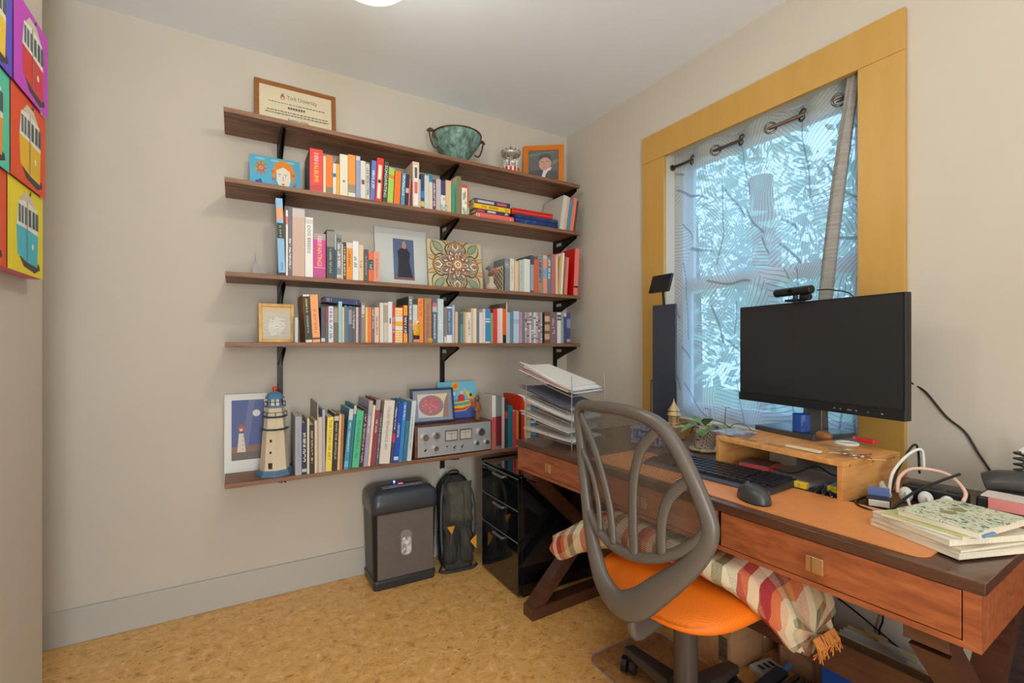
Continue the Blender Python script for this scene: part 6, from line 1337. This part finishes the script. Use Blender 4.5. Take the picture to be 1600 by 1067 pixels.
def blk(u, v, g=0):
    i = min(nb - 1, int(round(u * (nb - 1)))); c_ = ctr[i]; an = 2 * math.pi * v; e = .6
    m_ = min(u, 1 - u); endf = math.sqrt(max(0, 1 - (1 - m_ / .09) ** 2)) * .25 + .75 * min(1, m_ / .02) if m_ < .09 else 1
    hw_ = (.105 + .045 * math.sin(math.pi * u)) * endf; hh_ = (.048 + .012 * math.sin(9 * u)) * endf
    a_, b_ = math.cos(an), math.sin(an)
    x = c_.x + hw_ * math.copysign(abs(a_) ** e, a_); z = c_.z + hh_ * math.copysign(abs(b_) ** .8, b_) + .008 * math.sin(11 * u + 5 * a_) * endf
    return (x, c_.y + .01 * math.sin(6 * an + 3 * u) * endf, z)
MB().grid(blk, nb - 1, 28).build('blanket_roll', pm, bt, smooth=True)
fr_ = MB(); rn = random.Random(3)
for i in range(70):
    x = ctr[-1].x - .05 + .10 * rn.random(); fr_.tube([(x, ctr[-1].y - .02, ctr[-1].z + .01), (x + rn.uniform(-.008, .008), ctr[-1].y - .034, ctr[-1].z - .012), (x + rn.uniform(-.016, .016), ctr[-1].y - rn.uniform(.02, .045), ctr[-1].z - rn.uniform(.015, .04))], .0012, 4)
fr_.build('fringe', C(206, 130, 60, .9), bt, kind='stuff')

# ================================================================== under the desk
matc, nt, p = nodes('clear_chair_mat'); tr = N(nt, 'ShaderNodeBsdfTransparent'); tr.inputs[0].default_value = (.93, .92, .95, 1); g2 = N(nt, 'ShaderNodeBsdfGlossy'); g2.inputs['Roughness'].default_value = .3; ms = N(nt, 'ShaderNodeMixShader'); fr = N(nt, 'ShaderNodeFresnel'); fr.inputs[0].default_value = 1.12
nt.links.new(fr.outputs[0], ms.inputs[0]); nt.links.new(tr.outputs[0], ms.inputs[1]); nt.links.new(g2.outputs[0], ms.inputs[2]); nt.links.new(ms.outputs[0], nt.nodes['Material Output'].inputs[0])
t = thing('chair_mat', 'clear plastic chair mat lying on the cork floor under the chair', 'chair mat', (1.11, .47, .0003)); MB().prism(rrect(0, .35, 0, .88, .05), 0, .002, 'z').build('mat_sheet', matc, t)
MB().tube([(x, y, .0012) for x, y in rrect(0, .35, 0, .88, .05)], .0013, 6, True).build('mat_edge', C(120, 150, 200, .2), t)
card = noise_mat('cardboard', [(.3, (172, 124, 84)), (.7, (188, 140, 98))], ns=30, rough=.85)
t = thing('cardboard_box', 'brown cardboard box with a barcode label on the floor under the desk', 'box', (1.488, 1.022, 0)); bw, bl, bh = .185, .215, .235
B('box_body', 0, bw, 0, bl, 0, bh, card, t, bevel=.002)
MB().prism([(0, 0), (bw * .48, .0), (bw * .48, bl), (0, bl)], bh + .0005, bh + .003, 'z').build('box_flap', card, t); MB().prism([(bw * .52, 0), (bw, .0), (bw, bl), (bw * .52, bl)], bh + .0005, bh + .003, 'z').build('box_flap', card, t)
lb_ = MB().use(C(150, 112, 78, .7)).box(-.0012, -.0004, .012, .05, .03, .12); rn = random.Random(2); z = .034
lb_.use(C(30, 26, 24, .6))
while z < .115:
    h_ = rn.choice([.0012, .002, .003]); lb_.box(-.0018, -.0012, .015, .047, z, z + h_); z += h_ + rn.choice([.0015, .0025])
lb_.build('barcode_label', None, t)
t = thing('labelled_carton', 'low brown carton with two white labels beside the barcode box', 'carton', (1.69, 1.03, 0)); B('carton_body', 0, .12, 0, .24, 0, .2, card, t, bevel=.002)
B('white_label', .006, .055, -.001, -.0002, .06, .13, white_m, t); B('white_label', .006, .055, -.001, -.0002, .14, .19, C(222, 214, 200, .6), t)
t = thing('label_tool', 'black hand tool with a green nozzle lying on the barcode box', 'tool', (1.50, 1.03, .2385), R(-25))
MB().tube(spline([(.07, .10, .024), (.04, .06, .026), (.0, .01, .024), (-.02, -.02, .018)], 5), .018, 10, rad=[.014] * 5 + [.02] * 6 + [.022] * 5).build('tool_handle', C(26, 26, 28, .3), t, smooth=True); MB().cyl((-.022, -.024, .018), (-.034, -.044, .013), .009, 12).build('nozzle', C(40, 70, 56, .4), t); B('yellow_pad', -.03, .02, .045, .15, 0, .006, C(214, 196, 60, .5), t)
# grey device, brush, tray
t = thing('grey_adapter', 'small pale grey plastic device on the floor under the desk', 'device', (1.615, .972, 0), R(-8)); B('device_body', -.05, .05, -.03, .03, 0, .02, C(190, 200, 214, .35), t, bevel=.004)
for x in (-.025, 0, .025): B('device_slot', x - .006, x + .006, -.012, .012, .0201, .0212, C(24, 26, 34, .4), t)
t = thing('bench_brush', 'bench brush with dark handle and cream bristles on the floor', 'brush', (1.57, .905, 0), R(4)); B('brush_back', -.15, .03, -.02, .02, .035, .055, C(48, 52, 66, .4), t, bevel=.004); MB().cyl((.03, 0, .045), (.08, .0, .045), .01, 10).build('handle', C(96, 130, 190, .4), t)
br_ = MB(); rn = random.Random(5)
for i in range(240):
    x = -.145 + .17 * rn.random(); y = -.016 + .032 * rn.random(); br_.tube([(x, y, .036), (x + rn.uniform(-.006, .006), y + rn.uniform(-.01, .0), .002)], .0016, 3)
br_.build('bristles', C(214, 196, 166, .8), t, kind='stuff')
t = thing('cassette_rack', 'dark slotted rack lying on the floor beside the bench brush', 'rack', (1.55, .80, 0), R(0)); B('rack_base', -.06, .06, -.07, .07, 0, .006, C(60, 50, 48, .5), t)
for i in range(7): B('rack_slat', -.058, .058, -.065 + .02 * i, -.057 + .02 * i, .0062, .06, C(70, 58, 54, .5), t)
# file crate behind the stretcher
t = thing('file_crate', 'blue plastic file crate standing behind the desk stretcher', 'crate', (1.68, .595, 0)); bm_ = C(36, 84, 176, .35); hx, hy, hz = .085, .185, .20
B('crate_floor', -hx, hx, -hy, hy, 0, .006, bm_, t)
for x0, x1, y0, y1 in ((-hx, -hx + .005, -hy, hy), (hx - .005, hx, -hy, hy), (-hx + .005, hx - .005, -hy, -hy + .005), (-hx + .005, hx - .005, hy - .005, hy)): B('crate_wall', x0, x1, y0, y1, .006, hz, bm_, t)
FL = ['manila', 'white', 'cream', 'grey', 'pale', 'buff']
for i in range(6):
    cc = [(228, 190, 130), (222, 220, 222), (226, 210, 176), (206, 206, 210), (226, 222, 216), (230, 200, 150)][i]; x = 1.68 - .068 + .026 * i
    f = thing('hanging_folder', '%s paper folder, %s from the chair side in the blue file crate' % (FL[i], ['first', 'second', 'third', 'fourth', 'fifth', 'sixth'][i]), 'folder', (x, .595, .008), 0, 'folders in the blue crate'); B('folder_leaf', -.006, -.0052, -.175, .175, .0, .232 - .002 * i, C(*cc, .6), f); B('folder_leaf', .001, .0018, -.175, .175, 0, .22, C(*cc, .6), f); B('folder_tab', -.006, -.0052, -.16 + .045 * i, -.10 + .045 * i, .2325 - .002 * i, .245 - .002 * i, C(*cc, .6), f)
# brown paper parcel
t = thing('paper_parcel', 'crumpled brown paper wrapped parcel under the desk by the blanket', 'parcel', (1.745, .905, .0), R(4)); kr = noise_mat('kraft_paper', [(.3, (166, 122, 92)), (.7, (192, 150, 120))], ns=9, rough=.7, bmp=.6, dist=1)
def pf(u, v):
    an = 2 * math.pi * u; e = .4; c_, s_ = math.cos(an), math.sin(an); k_ = 1 - .12 * v; n1 = .006 * math.sin(7 * an + 9 * v) + .005 * math.sin(13 * v + 3 * an)
    return (.062 * k_ * math.copysign(abs(c_) ** e, c_) + n1, .075 * k_ * math.copysign(abs(s_) ** e, s_) + n1, .44 * v)
MB().grid(pf, 36, 18).build('paper_wrap', kr, t, smooth=True)
MB().prism([(x, y) for x, y in rrect(-.05, .05, -.06, .06, .02)], .425, .436, 'z').build('folded_top', kr, t)
cable('desk_cable', 'thin black cable running diagonally down the wall under the desk', [tuple(atx(px, py, XR - .005)) for px, py in ((1310, 935), (1340, 958), (1390, 1000), (1440, 1042), (1480, 1066))], .0028)
cable('hanging_cable', 'thin black cable hanging straight down under the desk', [tuple(atx(px, py, XR - .012)) for px, py in ((1380, 945), (1379, 970), (1374, 985), (1375, 1012))], .0028)
cable('thick_cable', 'thick black cable beside the right trestle under the desk', [tuple(atx(px, py, XR - .012)) for px, py in ((1452, 1012), (1470, 1030), (1500, 1055), (1530, 1072))], .005)
dk = noise_mat('dark_brown_weave', [(.3, (40, 28, 26)), (.7, (72, 54, 48))], scale=(1, 1, 3), ns=24, rough=.9)
t = thing('leaning_panel', 'dark brown upholstered panel leaning on the wall at the desk end', 'panel', (1.80, .07, 0)); B('panel_body', -.012, .022, -.45, .35, 0, .60, dk, t, bevel=.006); B('panel_piping', -.0135, -.0122, -.44, .34, .585, .592, C(50, 36, 32, .8), t)
